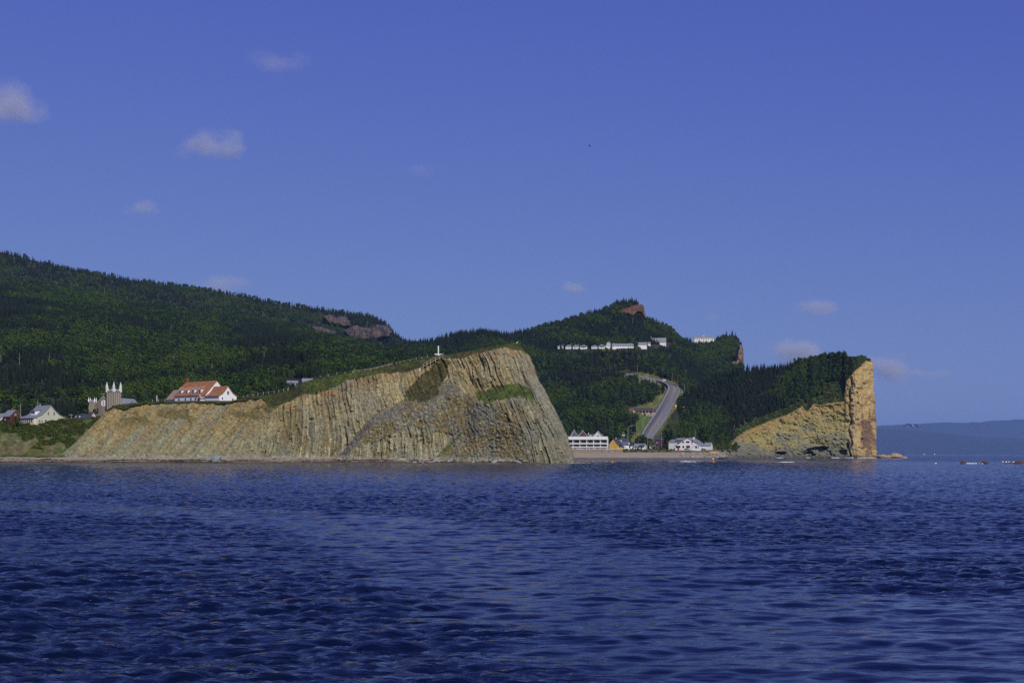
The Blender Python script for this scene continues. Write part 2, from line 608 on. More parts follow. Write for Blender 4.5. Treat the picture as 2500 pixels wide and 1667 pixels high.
    c = mixc(c, C(.19, .19, .165), sstep(.5, .68, fbm(px / 110, py / 70, 3, 64)) * (1 - lm) * 0.6)
    # left third: ochre soil under the sod, streaks of grey and rust
    cl = mixc(C(.27, .255, .16) + np.zeros(px.shape + (3,)), SOIL, sstep(0.45, 0.9, frac + (n1 - 0.5)))
    cl = mixc(cl, C(.25, .16, .08), sstep(0.55, 0.7, fbm(ql / 17 + n2 * 2, py / 70, 4, 47)) * 0.6)
    cl = mixc(cl, C(.22, .235, .19), sstep(0.52, 0.66, fbm(ql / 12 + n2, py / 60, 4, 48)) * 0.7)
    cl = mixc(cl, C(.16, .13, .06), sstep(0.5, 0.62, fbm(ql / 5, py / 90, 2, 49)) * 0.45)
    cl = mixc(cl, C(.15, .125, .05), sstep(0.53, 0.62, fbm(px / 45, py / 22, 3, 52)) * sstep(0.55, 0.7, frac) * (1 - sstep(0.85, 0.95, frac)) * 0.8)
    c = mixc(c, cl, lm)
    c = mixc(c, mixc(BROWN * 1.0 + C(.01, .015, .01) + np.zeros(px.shape + (3,)), C(.17, .17, .15), sstep(.4, .6, fbm(px / 30, py / 22, 4, 65))), scree * 0.8)
    c = c * (1 - .22 * scree)[..., None]
    c = mixc(c, PALE * 0.9, scree * sstep(0.62, 0.72, fbm(px / 3.2, py / 2.4, 2, 53)) * 0.6)
    red = sstep(0.5, 0.65, fbm(px / 22, py / 12, 3, 54)) * sstep(0.78, 0.92, frac) * (1 - sstep(1.0, 1.06, frac)) * sstep(600, 700, px)
    c = mixc(c, RED, red * 0.5)
    c = mixc(c, C(.27, .3, .3), (1 - sstep(1.5, 9, base_py - py)) * (1 - sstep(1250, 1300, px)) * 0.45)
    # turf
    g = mixc(GRASS + np.zeros(px.shape + (3,)), GRASSD, sstep(0.42, 0.62, fbm(px / 25, py / 10, 4, 55)))
    g = mixc(g, GRASSB, sstep(0.5, 0.66, fbm(px / 60, py / 14, 3, 56)) * (1 - sstep(880, 1000, px)) * sstep(640, 700, px))
    g = mixc(g, C(.13, .09, .04), sstep(0.5, 0.64, fbm(px / 14, py / 7, 3, 57)) * (0.25 + 0.4 * sstep(1080, 1150, px)))
    c = mixc(c, g, gm)
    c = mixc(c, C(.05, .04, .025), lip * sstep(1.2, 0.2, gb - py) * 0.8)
    def patch(poly, col, seed, soft=9.0):
        jx, jy = px + soft * (fbm(px / 9, py / 9, 3, seed) - 0.5) * 2, py + soft * (fbm(px / 9 + 40, py / 9, 3, seed) - 0.5) * 2
        return inpoly(jx, jy, poly).astype(float)
    pd = patch(DARKGULLY, None, 58)
    c = mixc(c, mixc(GRASSD + np.zeros(px.shape + (3,)), C(.13, .09, .04), sstep(0.5, 0.7, fbm(px / 5, py / 6, 3, 63)) * .7), pd * 0.92)
    pl = patch(LEDGEGREEN, None, 59)
    c = mixc(c, mixc(GRASSB + np.zeros(px.shape + (3,)), GRASS, sstep(0.4, 0.6, n2)), pl * 0.95)
    pg = patch([(1072, 1105), (1100, 1080), (1150, 1035), (1128, 1060), (1100, 1090), (1080, 1108)], None, 60, 3)
    c = mixc(c, GRASSB * 0.8, pg * 0.8)
    pm = patch([(600, 1000), (640, 990), (690, 962), (745, 950), (790, 958), (700, 975), (655, 1010), (640, 1000)], None, 62, 5)
    c = mixc(c, GRASSD, pm * 0.6)
    c = c * (0.82 + 0.36 * fbm(px / 55, py / 45, 4, 34))[..., None] * C(.90, .90, .79)
    V = np.stack([(px - CX) / F * D, D, CH + (HY - py) / F * D], -1)
    # the seaward end turns back to the far side
    wr = np.linspace(0, 1, 26)[1:]
    last, lastc = V[:, -1], c[:, -1]
    ext, extc = [], []
    for k, s_ in enumerate(wr):
        e = last.copy()
        ang = s_ * math.pi * 0.55
        e[:, 0] += 3 * np.sin(s_ * 3) - 16 * s_ ** 2 + 2.0 * (fbm(last[:, 2] / 6, np.full(len(last), s_ * 9.0), 3, 70) - 0.5)
        e[:, 1] += 70 * s_
        e[:, 2] -= np.clip(last[:, 2], 0, None) * 0.35 * s_ ** 1.5
        ext.append(e)
        extc.append(lastc)
    V = np.concatenate([V, np.stack(ext, 1)], 1)
    c = np.concatenate([c, np.stack(extc, 1)], 1)
    # the top runs back and falls away behind
    top, topc = V[-1], c[-1]
    rows, rowsc = [], []
    pxt = top[:, 0] / top[:, 1] * F + CX
    flat = 1 - sstep(600, 760, pxt)
    for dy, keep in ((6, 1.0), (20, 0.97), (45, 0.8), (80, 0.5), (120, 0.25), (245, 0.2)):
        e = top.copy()
        e[:, 1] += dy * (0.9 + 0.2 * fbm(pxt / 50, np.full(len(pxt), dy), 2, 71))
        kz = keep + (1 - keep) * flat
        e[:, 2] = e[:, 2] * kz + (1 - kz) * 4
        e[:, 0] = top[:, 0] * (1 + dy / 700 * 0.6)
        rows.append(e)
        rowsc.append(np.repeat(GRASS[None], len(top), 0))
    # and a skirt below the waterline in front
    V = np.concatenate([V, np.stack(rows)], 0)
    c = np.concatenate([c, np.stack(rowsc)], 0)
    foot = V[0].copy()
    foot[:, 2] = -2.0
    foot[:, 1] -= 0.6
    V = np.concatenate([foot[None], V], 0)
    c = np.concatenate([c[:1], c], 0)
    o = grid('headland', V, M_ROCK, c, False)
    tag(o, kind='structure')
    return V


HV = make_headland()


def beach(name, p0, p1, n, prof, seed, cols):
    """a strip of shore from photo column p0 to p1; prof: (D, z) rows from the water inland"""
    px = np.linspace(p0, p1, n)[None, :]
    rows = np.array(prof, float)
    s = np.linspace(0, len(rows) - 1, len(rows) * 14)
    D = np.interp(s, np.arange(len(rows)), rows[:, 0])[:, None]
    z = np.interp(s, np.arange(len(rows)), rows[:, 1])[:, None]
    D = D + 5 * (fbm(px / 60, s[:, None] * 0 + 1, 3, seed) - 0.5) * (1 - sstep(len(rows) - 2, len(rows) - 1, s)[:, None])
    X = (px - CX) / F * D
    z = z + 0.35 * (fbm(X / 9, D / 2.5, 4, seed + 1) - 0.5) + 0.25 * (fbm(X / 1.5, D / 1.0, 2, seed + 2) - 0.5)
    if name == 'far_beach':
        z = z - sstep(1765, 1800, px) * 9
    if name == 'near_beach':
        z = z - sstep(1300, 1415, px) * (1.6 + 2.4 * sstep(0, 2, s[:, None]))
    n1, n2 = fbm(X / 30, D / 3, 4, seed + 3), fbm(X / 8, D / 0.8, 3, seed + 4)
    wet, dry, weed = cols
    c = mixc(wet + np.zeros(X.shape + (3,)), dry, sstep(0.4, 1.3, z + n1 - 0.5))
    c = mixc(c, weed, sstep(0.5, 0.62, n2) * sstep(0.1, 0.5, z) * (1 - sstep(1.0, 1.7, z + (n1 - 0.5))) * 0.9)
    if name == 'near_beach':
        c = mixc(c, weed, sstep(.22, .08, np.abs(z - 1.45 - 1.0 * (n1 - .5))) * sstep(.35, .5, fbm(X / 40, D / 9, 3, seed + 8)) * .85)
    c = mixc(c, weed * 1.5, sstep(0.55, 0.66, fbm(X / 14, D / 0.6, 3, seed + 6)) * 0.5)
    o = grid(name, np.stack([X + 0 * z, D + 0 * X, z], -1), M_BEACH, c, True)
    return tag(o, kind='structure')


beach('near_beach', -420, 1460, 900, [(604, -2.2), (624, 0.0), (630, 0.9), (640, 1.9), (650, 2.9), (668, 4.5)], 81, (C(.14, .11, .065), C(.35, .31, .21), C(.05, .035, .02)))
beach('far_beach', 1240, 1850, 380, [(1240, -2.5), (1284, 0.0), (1292, 1.2), (1304, 3.2), (1316, 5.2), (1330, 6.5)], 82, (C(.15, .12, .08), C(.34, .30, .21), C(.13, .105, .07)))

# ------------------------------------------------------------------ green bank below the left houses
def make_bank():
    px = np.linspace(-420, 300, 300)[None, :]
    s = np.linspace(0, 1, 80)[:, None]
    top = tab([(-420, 1030), (0, 1031), (60, 1036), (120, 1030), (160, 1024), (215, 1024), (240, 1020), (270, 1008), (300, 1000)])(px)
    D = 648 + s * 50 * (1 - 0.25 * sstep(150, 280, px))
    py = 1114 + (top - 1114) * s ** 0.9
    D = D + 5 * (fbm(px / 30, py / 25, 4, 91) - 0.5)
    D = D + 14 * sstep(190, 290, px)         # tucks in behind the headland's rock
    X = (px - CX) / F * D
    z = ZY(py, D) + 0.6 * (fbm(px / 6, py / 6, 3, 92) - 0.5)
    n1, n2 = fbm(px / 40, py / 18, 4, 93), fbm(px / 9, py / 7, 3, 94)
    c = mixc(C(.07, .1, .022) + np.zeros(px.shape[:1] + (1,)) + np.zeros(X.shape + (3,)), C(.13, .10, .035), sstep(0.42, 0.66, n1))
    c = mixc(c, C(.09, .14, .025), sstep(0.5, 0.68, n2) * 0.7)
    bare = inpoly(px + 14 * (n2 - 0.5), py + 16 * (n1 - 0.5), [(-420, 1060), (40, 1053), (62, 1075), (95, 1060), (88, 1090), (60, 1108), (-420, 1112)]) * 1.0
    bare = np.maximum(bare, inpoly(px + 10 * (n2 - 0.5), py + 10 * (n1 - 0.5), [(108, 1100), (150, 1075), (160, 1088), (140, 1116), (105, 1116)]) * 1.0)
    c = mixc(c, mixc(C(.15, .12, .06) + np.zeros(X.shape + (3,)), C(.22, .185, .095), sstep(.45, .6, n2)), bare * 0.65 * sstep(.3, .5, fbm(px / 12, py / 10, 3, 96)))
    # terrace behind the edge
    V = np.stack([X, D, z], -1)
    rows, rc = [], []
    for dy, dz in ((5, 0.3), (40, 0.6), (80, 1.5), (140, 4.0), (230, 7.0)):
        e = V[-1].copy()
        e[:, 1] += dy
        e[:, 0] *= 1 + dy / 690
        e[:, 2] += dz
        rows.append(e)
        rc.append(np.repeat(C(.07, .1, .022)[None], len(e), 0))
    V = np.concatenate([V, np.stack(rows)], 0)
    c = np.concatenate([c, np.stack(rc)], 0)
    tag(grid('grassy_bank', V, M_TURF, c, True), kind='structure')
    return px, D, z, bare


BANK = make_bank()


# ------------------------------------------------------------------ wooded hills
class Hill:
    """a slope seen from the water: foot at depth D0 with height z0, crest given as photo pixels at depth D1"""

    def __init__(self, crest, p0, p1, D0, z0, D1, pw, seed, rough):
        self.crest, self.p0, self.p1 = tab(crest), p0, p1
        self.D0 = D0 if callable(D0) else (lambda px, d=D0: 0 * px + d)
        self.z0 = z0 if callable(z0) else (lambda px, d=z0: 0 * px + d)
        self.D1 = D1 if callable(D1) else (lambda px, d=D1: 0 * px + d)
        self.pw, self.seed, self.rough = pw, seed, rough

    def z(self, px, D):
        px, D = np.asarray(px, float), np.asarray(D, float)
        D0, D1, z0 = self.D0(px), self.D1(px), self.z0(px)
        z1 = ZY(self.crest(px), D1)
        s = (D - D0) / (D1 - D0)
        up = z0 + (z1 - z0) * np.clip(s, 0, 1) ** self.pw
        back = np.clip(s - 1, 0, None) * (D1 - D0)
        X = (px - CX) / F * D
        nz = (fbm(X / 90, D / 90, 4, self.seed) - 0.5) * self.rough * np.sin(np.clip(s, 0, 1) * np.pi) ** 0.7
        return up - 0.28 * back + nz - np.clip(-s, 0, None) * 4000

    def solve(self, px, py):
        D = np.linspace(float(self.D0(np.float64(px))), float(self.D1(np.float64(px))), 1500)
        z = self.z(np.full_like(D, px), D)
        pys = HY - (z - CH) / D * F
        k = np.argmin(np.abs(pys - py))
        return float(D[k]), float(z[k])

    def point(self, px, py):
        D, z = self.solve(px, py)
        return Vector(((px - CX) / F * D, D, z))

    def mesh(self, name, nc, nr, colfn):
        px = np.linspace(self.p0, self.p1, nc)[None, :]
        s = np.concatenate([[-0.004], np.linspace(0, 1, nr), [1.03, 1.1, 1.25, 1.6]])[:, None]
        D = self.D0(px) + s * (self.D1(px) - self.D0(px))
        z = self.z(px + 0 * D, D)
        X = (px - CX) / F * D
        py = HY - (z - CH) / D * F
        o = grid(name, np.stack([X, D, z], -1), M_TURF, colfn(px + 0 * D, py, D), True)
        return tag(o, kind='structure')


FLOOR = C(.028, .034, .014)


def floorcol(px, py, D):
    return mixc(FLOOR + np.zeros(px.shape + (3,)), C(.045, .06, .02), sstep(.4, .65, fbm(px / 20, py / 10, 3, 7)))


LH = Hill([(-500, 640), (0, 690), (115, 700), (178, 722), (255, 726), (319, 746), (408, 754), (485, 772), (561, 788), (680, 806), (762, 818), (850, 842), (920, 860), (1000, 872),
           (1100, 890), (1400, 1000)], -500, 1180, tab([(-500, 885), (560, 885), (660, 830), (760, 790), (1200, 780)]),
          tab([(-500, 24), (150, 26), (240, 28), (300, 31), (560, 33), (700, 36), (900, 36), (1200, 20)]), tab([(-500, 2400), (400, 2300), (760, 2000), (1000, 1600), (1400, 1400)]), 1.06, 101, 18)
FR = Hill([(-500, 480), (0, 615), (160, 656), (319, 685), (457, 703), (595, 724), (680, 743), (765, 754), (850, 767), (904, 773), (938, 786), (960, 812), (985, 833), (1020, 842),
           (1100, 850), (1200, 880)], -500, 1200, 2050, tab([(-500, 120), (600, 110), (1200, 40)]), 3100, 1.0, 111, 26)
MR = Hill([(860, 900), (930, 868), (980, 850), (1020, 842), (1063, 836), (1090, 826), (1130, 816), (1170, 813), (1210, 818), (1250, 820), (1300, 809), (1340, 799), (1400, 780),
           (1440, 769), (1470, 762), (1488, 757), (1496, 747), (1512, 741), (1545, 738), (1558, 744), (1565, 750), (1570, 768), (1578, 780), (1600, 790), (1640, 806),
           (1652, 824), (1665, 833), (1690, 836), (1742, 835), (1765, 829), (1790, 828), (1800, 836), (1812, 850)], 860, 1812,
          tab([(860, 1300), (1380, 1400), (1630, 1420), (1700, 1900), (1812, 1980)]), tab([(860, 4), (1380, 9), (1630, 12), (1700, 78), (1812, 70)]), tab([(860, 2000), (1250, 2200), (1500, 2500), (1600, 2550), (1812, 2500)]), 1.0, 121, 5)
LH.mesh('wooded_hillside', 360, 130, floorcol)
FR.mesh('far_ridge', 340, 90, floorcol)

MEADOW = [(1528, 924), (1560, 922), (1600, 930), (1634, 945), (1632, 960), (1612, 985), (1600, 1004), (1560, 1030), (1556, 1052), (1548, 1075), (1590, 1075), (1640, 1000), (1668, 965),
          (1700, 940), (1705, 922), (1640, 918), (1590, 912), (1530, 908)]


def mrcol(px, py, D):
    c = floorcol(px, py, D)
    m = inpoly(px + 8 * (fbm(px / 6, py / 6, 3, 3) - .5), py + 6 * (fbm(px / 6 + 9, py / 6, 3, 4) - .5),
               [(1520, 915), (1590, 905), (1720, 915), (1730, 935), (1690, 960), (1640, 1010), (1600, 1080), (1540, 1080), (1540, 1040), (1550, 1010), (1530, 1000), (1580, 985), (1600, 970),
                (1565, 955), (1535, 940)]) * 1.0
    n = fbm(px / 10, py / 6, 4, 5)
    g = mixc(C(.10, .12, .03) + np.zeros(px.shape + (3,)), C(.17, .16, .05), sstep(.45, .65, n))
    g = mixc(g, C(.12, .085, .06), inpoly(px, py, [(1578, 938), (1600, 936), (1612, 940), (1606, 950), (1585, 952), (1575, 948)]) * 0.8)
    c = mixc(c, g, m)
    lawn = inpoly(px, py, [(1552, 1014), (1600, 1010), (1590, 1040), (1570, 1062), (1550, 1052)]) * 1.0
    c = mixc(c, C(.085, .14, .03), lawn * 0.9)
    cl = inpoly(px, py, [(1470, 852), (1505, 850), (1500, 860), (1480, 868), (1472, 862)]) * 1.0
    return mixc(c, C(.15, .15, .03), cl)


def make_mr():
    px = np.linspace(MR.p0, MR.p1, 480)[None, :]
    s = np.concatenate([[-0.004], np.linspace(0, 1, 160), [1.02, 1.06, 1.15, 1.4]])[:, None]
    D = MR.D0(px) + s * (MR.D1(px) - MR.D0(px))
    z = MR.z(px + 0 * D, D)
    V = np.stack([(px - CX) / F * D, D, z], -1)
    py = HY - (z - CH) / D * F
    c = mrcol(px + 0 * D, py, D)
    # the seaward end is a cliff: drop to the water, then run back
    e1 = V[:, -1].copy()
    ends, ec = [], []
    for k in range(1, 16):
        e = V[:, -1].copy()
        e[:, 2] = e[:, 2] * (1 - k / 15) - 3 * k / 15
        e[:, 0] += 1.2 * k + 7 * (fbm(e[:, 1] / 40, np.full(len(e), k * 0.8), 3, 77) - .5)
        ends.append(e)
        ec.append(np.repeat(C(.27, .17, .1)[None], len(e), 0))
    V = np.concatenate([V, np.stack(ends, 1)], 1)
    c = np.concatenate([c, np.stack(ec, 1)], 1)
    tag(grid('wooded_ridge', V, M_TURF, c, True), kind='structure')


make_mr()

# ground behind the far beach
def make_flat():
    px = np.linspace(1240, 1850, 150)[None, :]
    s = np.linspace(0, 1.6, 80)[:, None]
    D = 1316 + s * 135
    z = np.interp(s, [0, 0.03, 0.06, 0.2, 1], [4.6, 6.2, 7.6, 8.2, 12.5]) + 0 * px
    z = z - sstep(1770, 1805, px) * 16
    z = z - sstep(1500, 1540, px) * (1 - sstep(0.03, 0.16, s)) * 1.4
    X = (px - CX) / F * D
    z = z + 0.5 * (fbm(X / 5, D / 5, 3, 131) - .5)
    n = fbm(X / 8, D / 8, 4, 132)
    c = mixc(C(.075, .1, .028) + np.zeros(X.shape + (3,)), C(.2, .16, .09), sstep(.45, .6, n) * 0.7)
    tag(grid('village_ground', np.stack([X, D + 0 * X, z], -1), M_TURF, c, True), kind='structure')


make_flat()

# ------------------------------------------------------------------ right cape with its ochre cliff
RCREST = tab([(1560, 1100), (1610, 1078), (1625, 1060), (1640, 1010), (1655, 982), (1680, 956), (1700, 942), (1742, 922), (1806, 906), (1860, 904), (1919, 900), (1949, 889), (2008, 877),
              (2050, 870), (2065, 870), (2078, 872), (2100, 870), (2114, 869), (2127, 876), (2141, 880)])
RCLIFF = tab([(1560, 1101), (1740, 1102), (1779, 1094), (1802, 1064), (1845, 1042), (1885, 1027), (1934, 1008), (1958, 992), (1966, 1004), (1972, 1006), (1984, 988), (2000, 990), (2030, 984), (2061, 981),
              (2064, 948), (2066, 931), (2091, 903), (2119, 882), (2127, 878), (2141, 880)])


def make_cape():
    nu = 620
    pxb = np.linspace(1560, 2141, nu)[None, :]
    nt1, nt2 = 150, 80
    crest, cl = RCREST(pxb), RCLIFF(pxb)
    cl = np.maximum(cl, crest)
    # cliff rows
    t = np.linspace(0, 1, nt1)[:, None]
    py1 = 1118 + (cl - 1118) * t
    pin = sstep(2062, 2141, pxb) * tab([(870, 14), (884, 10), (939, 8), (984, 5), (1033, 2), (1118, 0)])(py1)
    px1 = pxb - pin + sstep(2090, 2141, pxb) * 5.5 * (fbm(py1 / 13, pxb * 0 + 2, 4, 147) - .5) * sstep(0, 12, 1118 - py1)
    hgt = (1118 - py1) / F * 1620
    Db = np.interp(pxb, [1560, 1700, 1780, 1850, 2000, 2070, 2076, 2084, 2100, 2141], [1490, 1500, 1540, 1590, 1612, 1616, 1616, 1615, 1618, 1646])
    lean = np.interp(pxb, [1560, 1780, 1900, 2000, 2060, 2085, 2141], [1.2, 0.95, 0.75, 0.4, 0.26, 0.2, 0.12])
    D1 = Db + hgt * lean
    a = px1 * 0.9 + py1 * 0.35
    b_ = py1 * 0.9 - px1 * 0.3
    dz = 10 * (fbm(a / 34, b_ / 18, 5, 141, .55) - .5) + 3.5 * (fbm(a / 8, b_ / 5, 3, 142) - .5)
    dz = dz - 1.8 * sstep(.60, .74, fbm(a / 9, b_ / 5, 4, 143)) + 3.0 * (fbm(px1 / 3.5, py1 / 2.5, 3, 148) - .5)
    pil = sstep(2066, 2082, px1)
    dz = dz * (1 - 0.35 * pil) + pil * 8 * (fbm(px1 / 10, py1 / 16, 5, 144, .55) - .5)
    dz = dz - 5 * np.exp(-((px1 - 2076 - 7 * (fbm(py1 / 18, py1 * 0, 3, 149) - .5) * 2) / 2.2) ** 2)
    # sea caves near the waterline
    for (cx, cy, rx, ry, dd) in ((1992, 1098, 34, 8, 10), (1975, 1108, 16, 7, 13), (2058, 1104, 12, 8, 7), (2070, 1088, 4, 10, 10), (1905, 1106, 14, 5, 9), (2084, 944, 5, 2, 4), (2100, 949, 8, 2, 5),
                                 (2092, 1024, 6, 1.6, 4), (2108, 938, 5, 2.5, 4)):
        r = ((px1 - cx) / rx) ** 2 + ((py1 - cy + (px1 - cx) * (0.18 if rx > 20 else 0)) / ry) ** 2 + 0.8 * (fbm(px1 / 8, py1 / 5, 3, 145) - .5)
        dz = dz - dd * (1 - sstep(0.5, 1.0, r))
    dz = dz * sstep(0.0, 0.02, 1.0 - t) * np.minimum(1, (1118 - cl) / 60)
    D1 = D1 - dz
    # slope rows from the cliff edge to the crest
    s = np.linspace(0, 1, nt2)[1:, None]
    py2 = cl + (crest - cl) * s
    px2 = px1[-1:] + (pxb - 14 * sstep(2062, 2141, pxb) - px1[-1:]) * s
    Dtop = D1[-1:]
    D2 = Dtop + .9 * np.clip(1800 - pxb, 0, 150) * s + (cl - crest) / F * 1650 * np.interp(pxb, [1560, 1900, 2000, 2050, 2141], [2.3, 2.2, 1.5, .9, .9]) * s + 4 * (fbm(px2 / 18, py2 / 9, 3, 146) - .5) * np.sin(s * np.pi)
    px, py, D = np.concatenate([px1, px2]), np.concatenate([py1, py2]), np.concatenate([D1, D2])
    # colours
    n1, n2, n3 = fbm(px / 34, py / 26, 4, 151), fbm(px / 7, py / 4.5, 3, 152), fbm(px / 3, py / 2.2, 3, 153)
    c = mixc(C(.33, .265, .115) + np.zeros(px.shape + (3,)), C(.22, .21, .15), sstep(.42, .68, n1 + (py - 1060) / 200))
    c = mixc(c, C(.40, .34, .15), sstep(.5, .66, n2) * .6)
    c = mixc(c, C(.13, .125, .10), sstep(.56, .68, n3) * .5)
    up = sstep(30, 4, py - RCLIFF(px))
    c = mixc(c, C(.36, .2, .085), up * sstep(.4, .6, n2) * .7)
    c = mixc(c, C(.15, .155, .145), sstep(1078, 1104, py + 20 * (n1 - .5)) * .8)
    pilc = sstep(2064, 2080, px + 6 * (n2 - .5))
    cp = mixc(C(.46, .31, .15) + np.zeros(px.shape + (3,)), C(.5, .38, .2), sstep(.45, .62, n2))
    cp = mixc(cp, C(.24, .135, .085), sstep(.52, .62, fbm(px / 9, py / 22, 3, 155)) * sstep(955, 1000, py) * sstep(2082, 2096, px) * .85)
    cp = mixc(cp, C(.17, .10, .085), inpoly(px + 22 * (n2 - .5), py + 50 * (n1 - .5), [(2108, 1030), (2128, 1035), (2130, 1060), (2122, 1080), (2104, 1085), (2106, 1060)]) * .85)
    cp = mixc(cp, C(.33, .3, .24), (1 - sstep(2080, 2098, px + 10 * (n1 - .5))) * sstep(.4, .58, n1) * sstep(930, 960, py) * .8)
    cp = mixc(cp, C(.46, .4, .17), (1 - sstep(2082, 2092, px)) * sstep(.46, .6, n2) * .5)
    c = mixc(c, cp, pilc)
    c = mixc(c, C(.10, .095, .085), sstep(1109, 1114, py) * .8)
    gm = np.concatenate([np.zeros_like(px1), np.ones_like(px2) * sstep(0, 0.03, s)])
    g = mixc(C(.06, .085, .022) + np.zeros(px.shape + (3,)), C(.1, .11, .035), sstep(.5, .65, n2))
    g = mixc(g, C(.1, .085, .035), sstep(.5, .62, n1) * (1 - sstep(40, 60, RCLIFF(px) - py)) * .6)
    c = mixc(c, g, gm)
    V = np.stack([(px - CX) / F * D, D, ZY(py, D)], -1)
    # the seaward end turns back
    last, lc = V[:, -1], c[:, -1]
    ext = []
    for s_ in np.linspace(0, 1, 20)[1:]:
        e = last.copy()
        e[:, 1] += 150 * s_
        e[:, 0] += 5 * np.sin(s_ * 2) - 30 * s_ ** 2 + 6 * (fbm(last[:, 2] / 12, np.full(len(last), s_ * 8.0), 3, 160) - .5)
        e[:, 2] -= np.clip(e[:, 2], 0, None) * .25 * s_ ** 2
        ext.append(e)
    V = np.concatenate([V, np.stack(ext, 1)], 1)
    c = np.concatenate([c, np.repeat(lc[:, None], 19, 1)], 1)
    rows, rc = [], []
    for dy, k in ((8, .98), (40, .85), (90, .6), (160, .3)):
        e = V[-1].copy()
        e[:, 1] += dy
        e[:, 0] *= 1 + dy / 1900
        e[:, 2] = e[:, 2] * k
        rows.append(e)
        rc.append(np.repeat(GRASS[None], len(e), 0))
    foot = V[0].copy()
    foot[:, 2] = -3
    V = np.concatenate([foot[None], V, np.stack(rows)], 0)
    c = np.concatenate([c[:1], c, np.stack(rc)], 0)
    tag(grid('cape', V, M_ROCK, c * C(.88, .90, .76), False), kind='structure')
    return px2, py2, D2, px1, py1, D1


CAPE = make_cape()

# ------------------------------------------------------------------ far shore
M_FAR = mat('distant_woods', (.012, .02, .018), 1.0, .3, .004, 0.0, detail=6)


def far_range(name, sky_tab, p0, p1, D, seed):
    px = np.linspace(p0, p1, 260)[None, :]
    s = np.linspace(0, 1, 24)[:, None]
    py = tab(sky_tab)(px) + 1.4 * (fbm(px / 14, px * 0, 4, seed) - .5) * 2
    DD = D + s * 2600
    z = -1.5 + (ZY(py, D + 2600) + 1.5) * s ** .8 * (1 + 0.10 * (fbm(px / 40, s * 4, 3, seed + 1) - .5) * np.sin(s * np.pi))
    V = np.stack([(px - CX) / F * DD, DD + 0 * px, z], -1)
    back = V[-1:].copy()
    back[:, :, 1] += 2500
    back[:, :, 2] *= .6
    tag(grid(name, np.concatenate([V, back]), M_FAR, None, True), kind='structure')


far_range('distant_hills', [(1900, 1050), (2143, 1039), (2240, 1034), (2300, 1031), (2360, 1032), (2430, 1027), (2500, 1023), (2700, 1012), (3200, 1000)], 1850, 3300, 34000, 171)
far_range('distant_shore', [(1900, 1040), (2143, 1044), (2240, 1050), (2300, 1058), (2360, 1064), (2430, 1068), (2500, 1070), (3200, 1060)], 1850, 3300, 27000, 175)

# ------------------------------------------------------------------ rock outcrops in the woods
def outcrop(name, poly, D, depth, cols, seed, hill=None):
    xs, ys = [p[0] for p in poly], [p[1] for p in poly]
    x0, x1, y0, y1 = min(xs) - 3, max(xs) + 3, min(ys) - 3, max(ys) + 3
    nx, ny = int((x1 - x0) / 1.0) + 2, int((y1 - y0) / 0.9) + 2
    px, py = np.meshgrid(np.linspace(x0, x1, nx), np.linspace(y1, y0, ny))
    n1, n2 = fbm(px / 8, py / 12, 4, seed), fbm(px / 3, py / 9, 3, seed + 1)
    # distance to the outline, positive inside
    d = np.full(px.shape, 1e9)
    n = len(poly)
    for i in range(n):
        ax, ay = poly[i]
        bx, by = poly[(i + 1) % n]
        tt = np.clip(((px - ax) * (bx - ax) + (py - ay) * (by - ay)) / ((bx - ax) ** 2 + (by - ay) ** 2 + 1e-9), 0, 1)
        d = np.minimum(d, np.hypot(px - ax - tt * (bx - ax), py - ay - tt * (by - ay)))
    d = np.where(inpoly(px, py, poly), d, -d) + 3.0 * (n1 - .5)
    Dv = D if np.isscalar(D) else D(px, py)
    DD = Dv - depth * sstep(-1.5, 3.0, d) + depth * 2.5 * sstep(0.5, -3.0, d) - depth * .9 * (n1 - .5) - depth * .6 * (n2 - .5)
    c = mixc(cols[0] + np.zeros(px.shape + (3,)), cols[1], sstep(.4, .62, n2))
    c = mixc(c, cols[2], sstep(.5, .66, n1) * .7)
    V = np.stack([(px - CX) / F * DD, DD, ZY(py, DD)], -1)
    r_, c_ = px.shape
    i = np.arange(r_ * c_).reshape(r_, c_)
    q = np.stack([i[:-1, :-1], i[:-1, 1:], i[1:, 1:], i[1:, :-1]], -1).reshape(-1, 4)
    q = q[(d.ravel()[q] > -2.6).any(1)]
    return tag(raw_mesh(name, V, q, M_ROCK, None, False, c), kind='structure')


GREYRED = (C(.105, .085, .075), C(.055, .052, .052), C(.15, .10, .075))
REDROCK = (C(.19, .095, .05), C(.13, .07, .04), C(.09, .075, .035))
OUTCROPS = [
    ([(792, 774), (806, 772), (812, 778), (840, 776), (850, 785), (852, 796), (838, 797), (805, 790), (796, 783)], 'far'),
    ([(765, 800), (785, 800), (800, 808), (818, 810), (818, 824), (798, 828), (784, 815), (768, 810)], 'far'),
    ([(842, 808), (868, 797), (905, 806), (920, 795), (945, 798), (955, 812), (950, 822), (925, 826), (895, 830), (860, 828), (845, 818)], 'far'),
]
for i, (poly, _) in enumerate(OUTCROPS):
    bot = max(poly, key=lambda p: p[1])
    Dd, _z = FR.solve(sum(p[0] for p in poly) / len(poly), bot[1])
    outcrop('ridge_outcrop', poly, Dd - 4, 8, GREYRED, 200 + i)
PEAK = [(1514, 762), (1530, 754), (1552, 748), (1562, 746), (1568, 748), (1571, 762), (1575, 776), (1568, 764), (1558, 762), (1545, 772), (1535, 767), (1522, 766)]
outcrop('peak_outcrop', PEAK, MR.solve(1545, 772)[0] - 2, 4, REDROCK, 210)
NOSEROCK = [(1786, 884), (1797, 882), (1800, 860), (1806, 845), (1812, 850), (1812, 898), (1790, 900)]
outcrop('cape_outcrop', NOSEROCK, MR.solve(1800, 892)[0] - 4, 6, (C(.22, .16, .09), C(.13, .085, .065), C(.15, .1, .06)), 215)

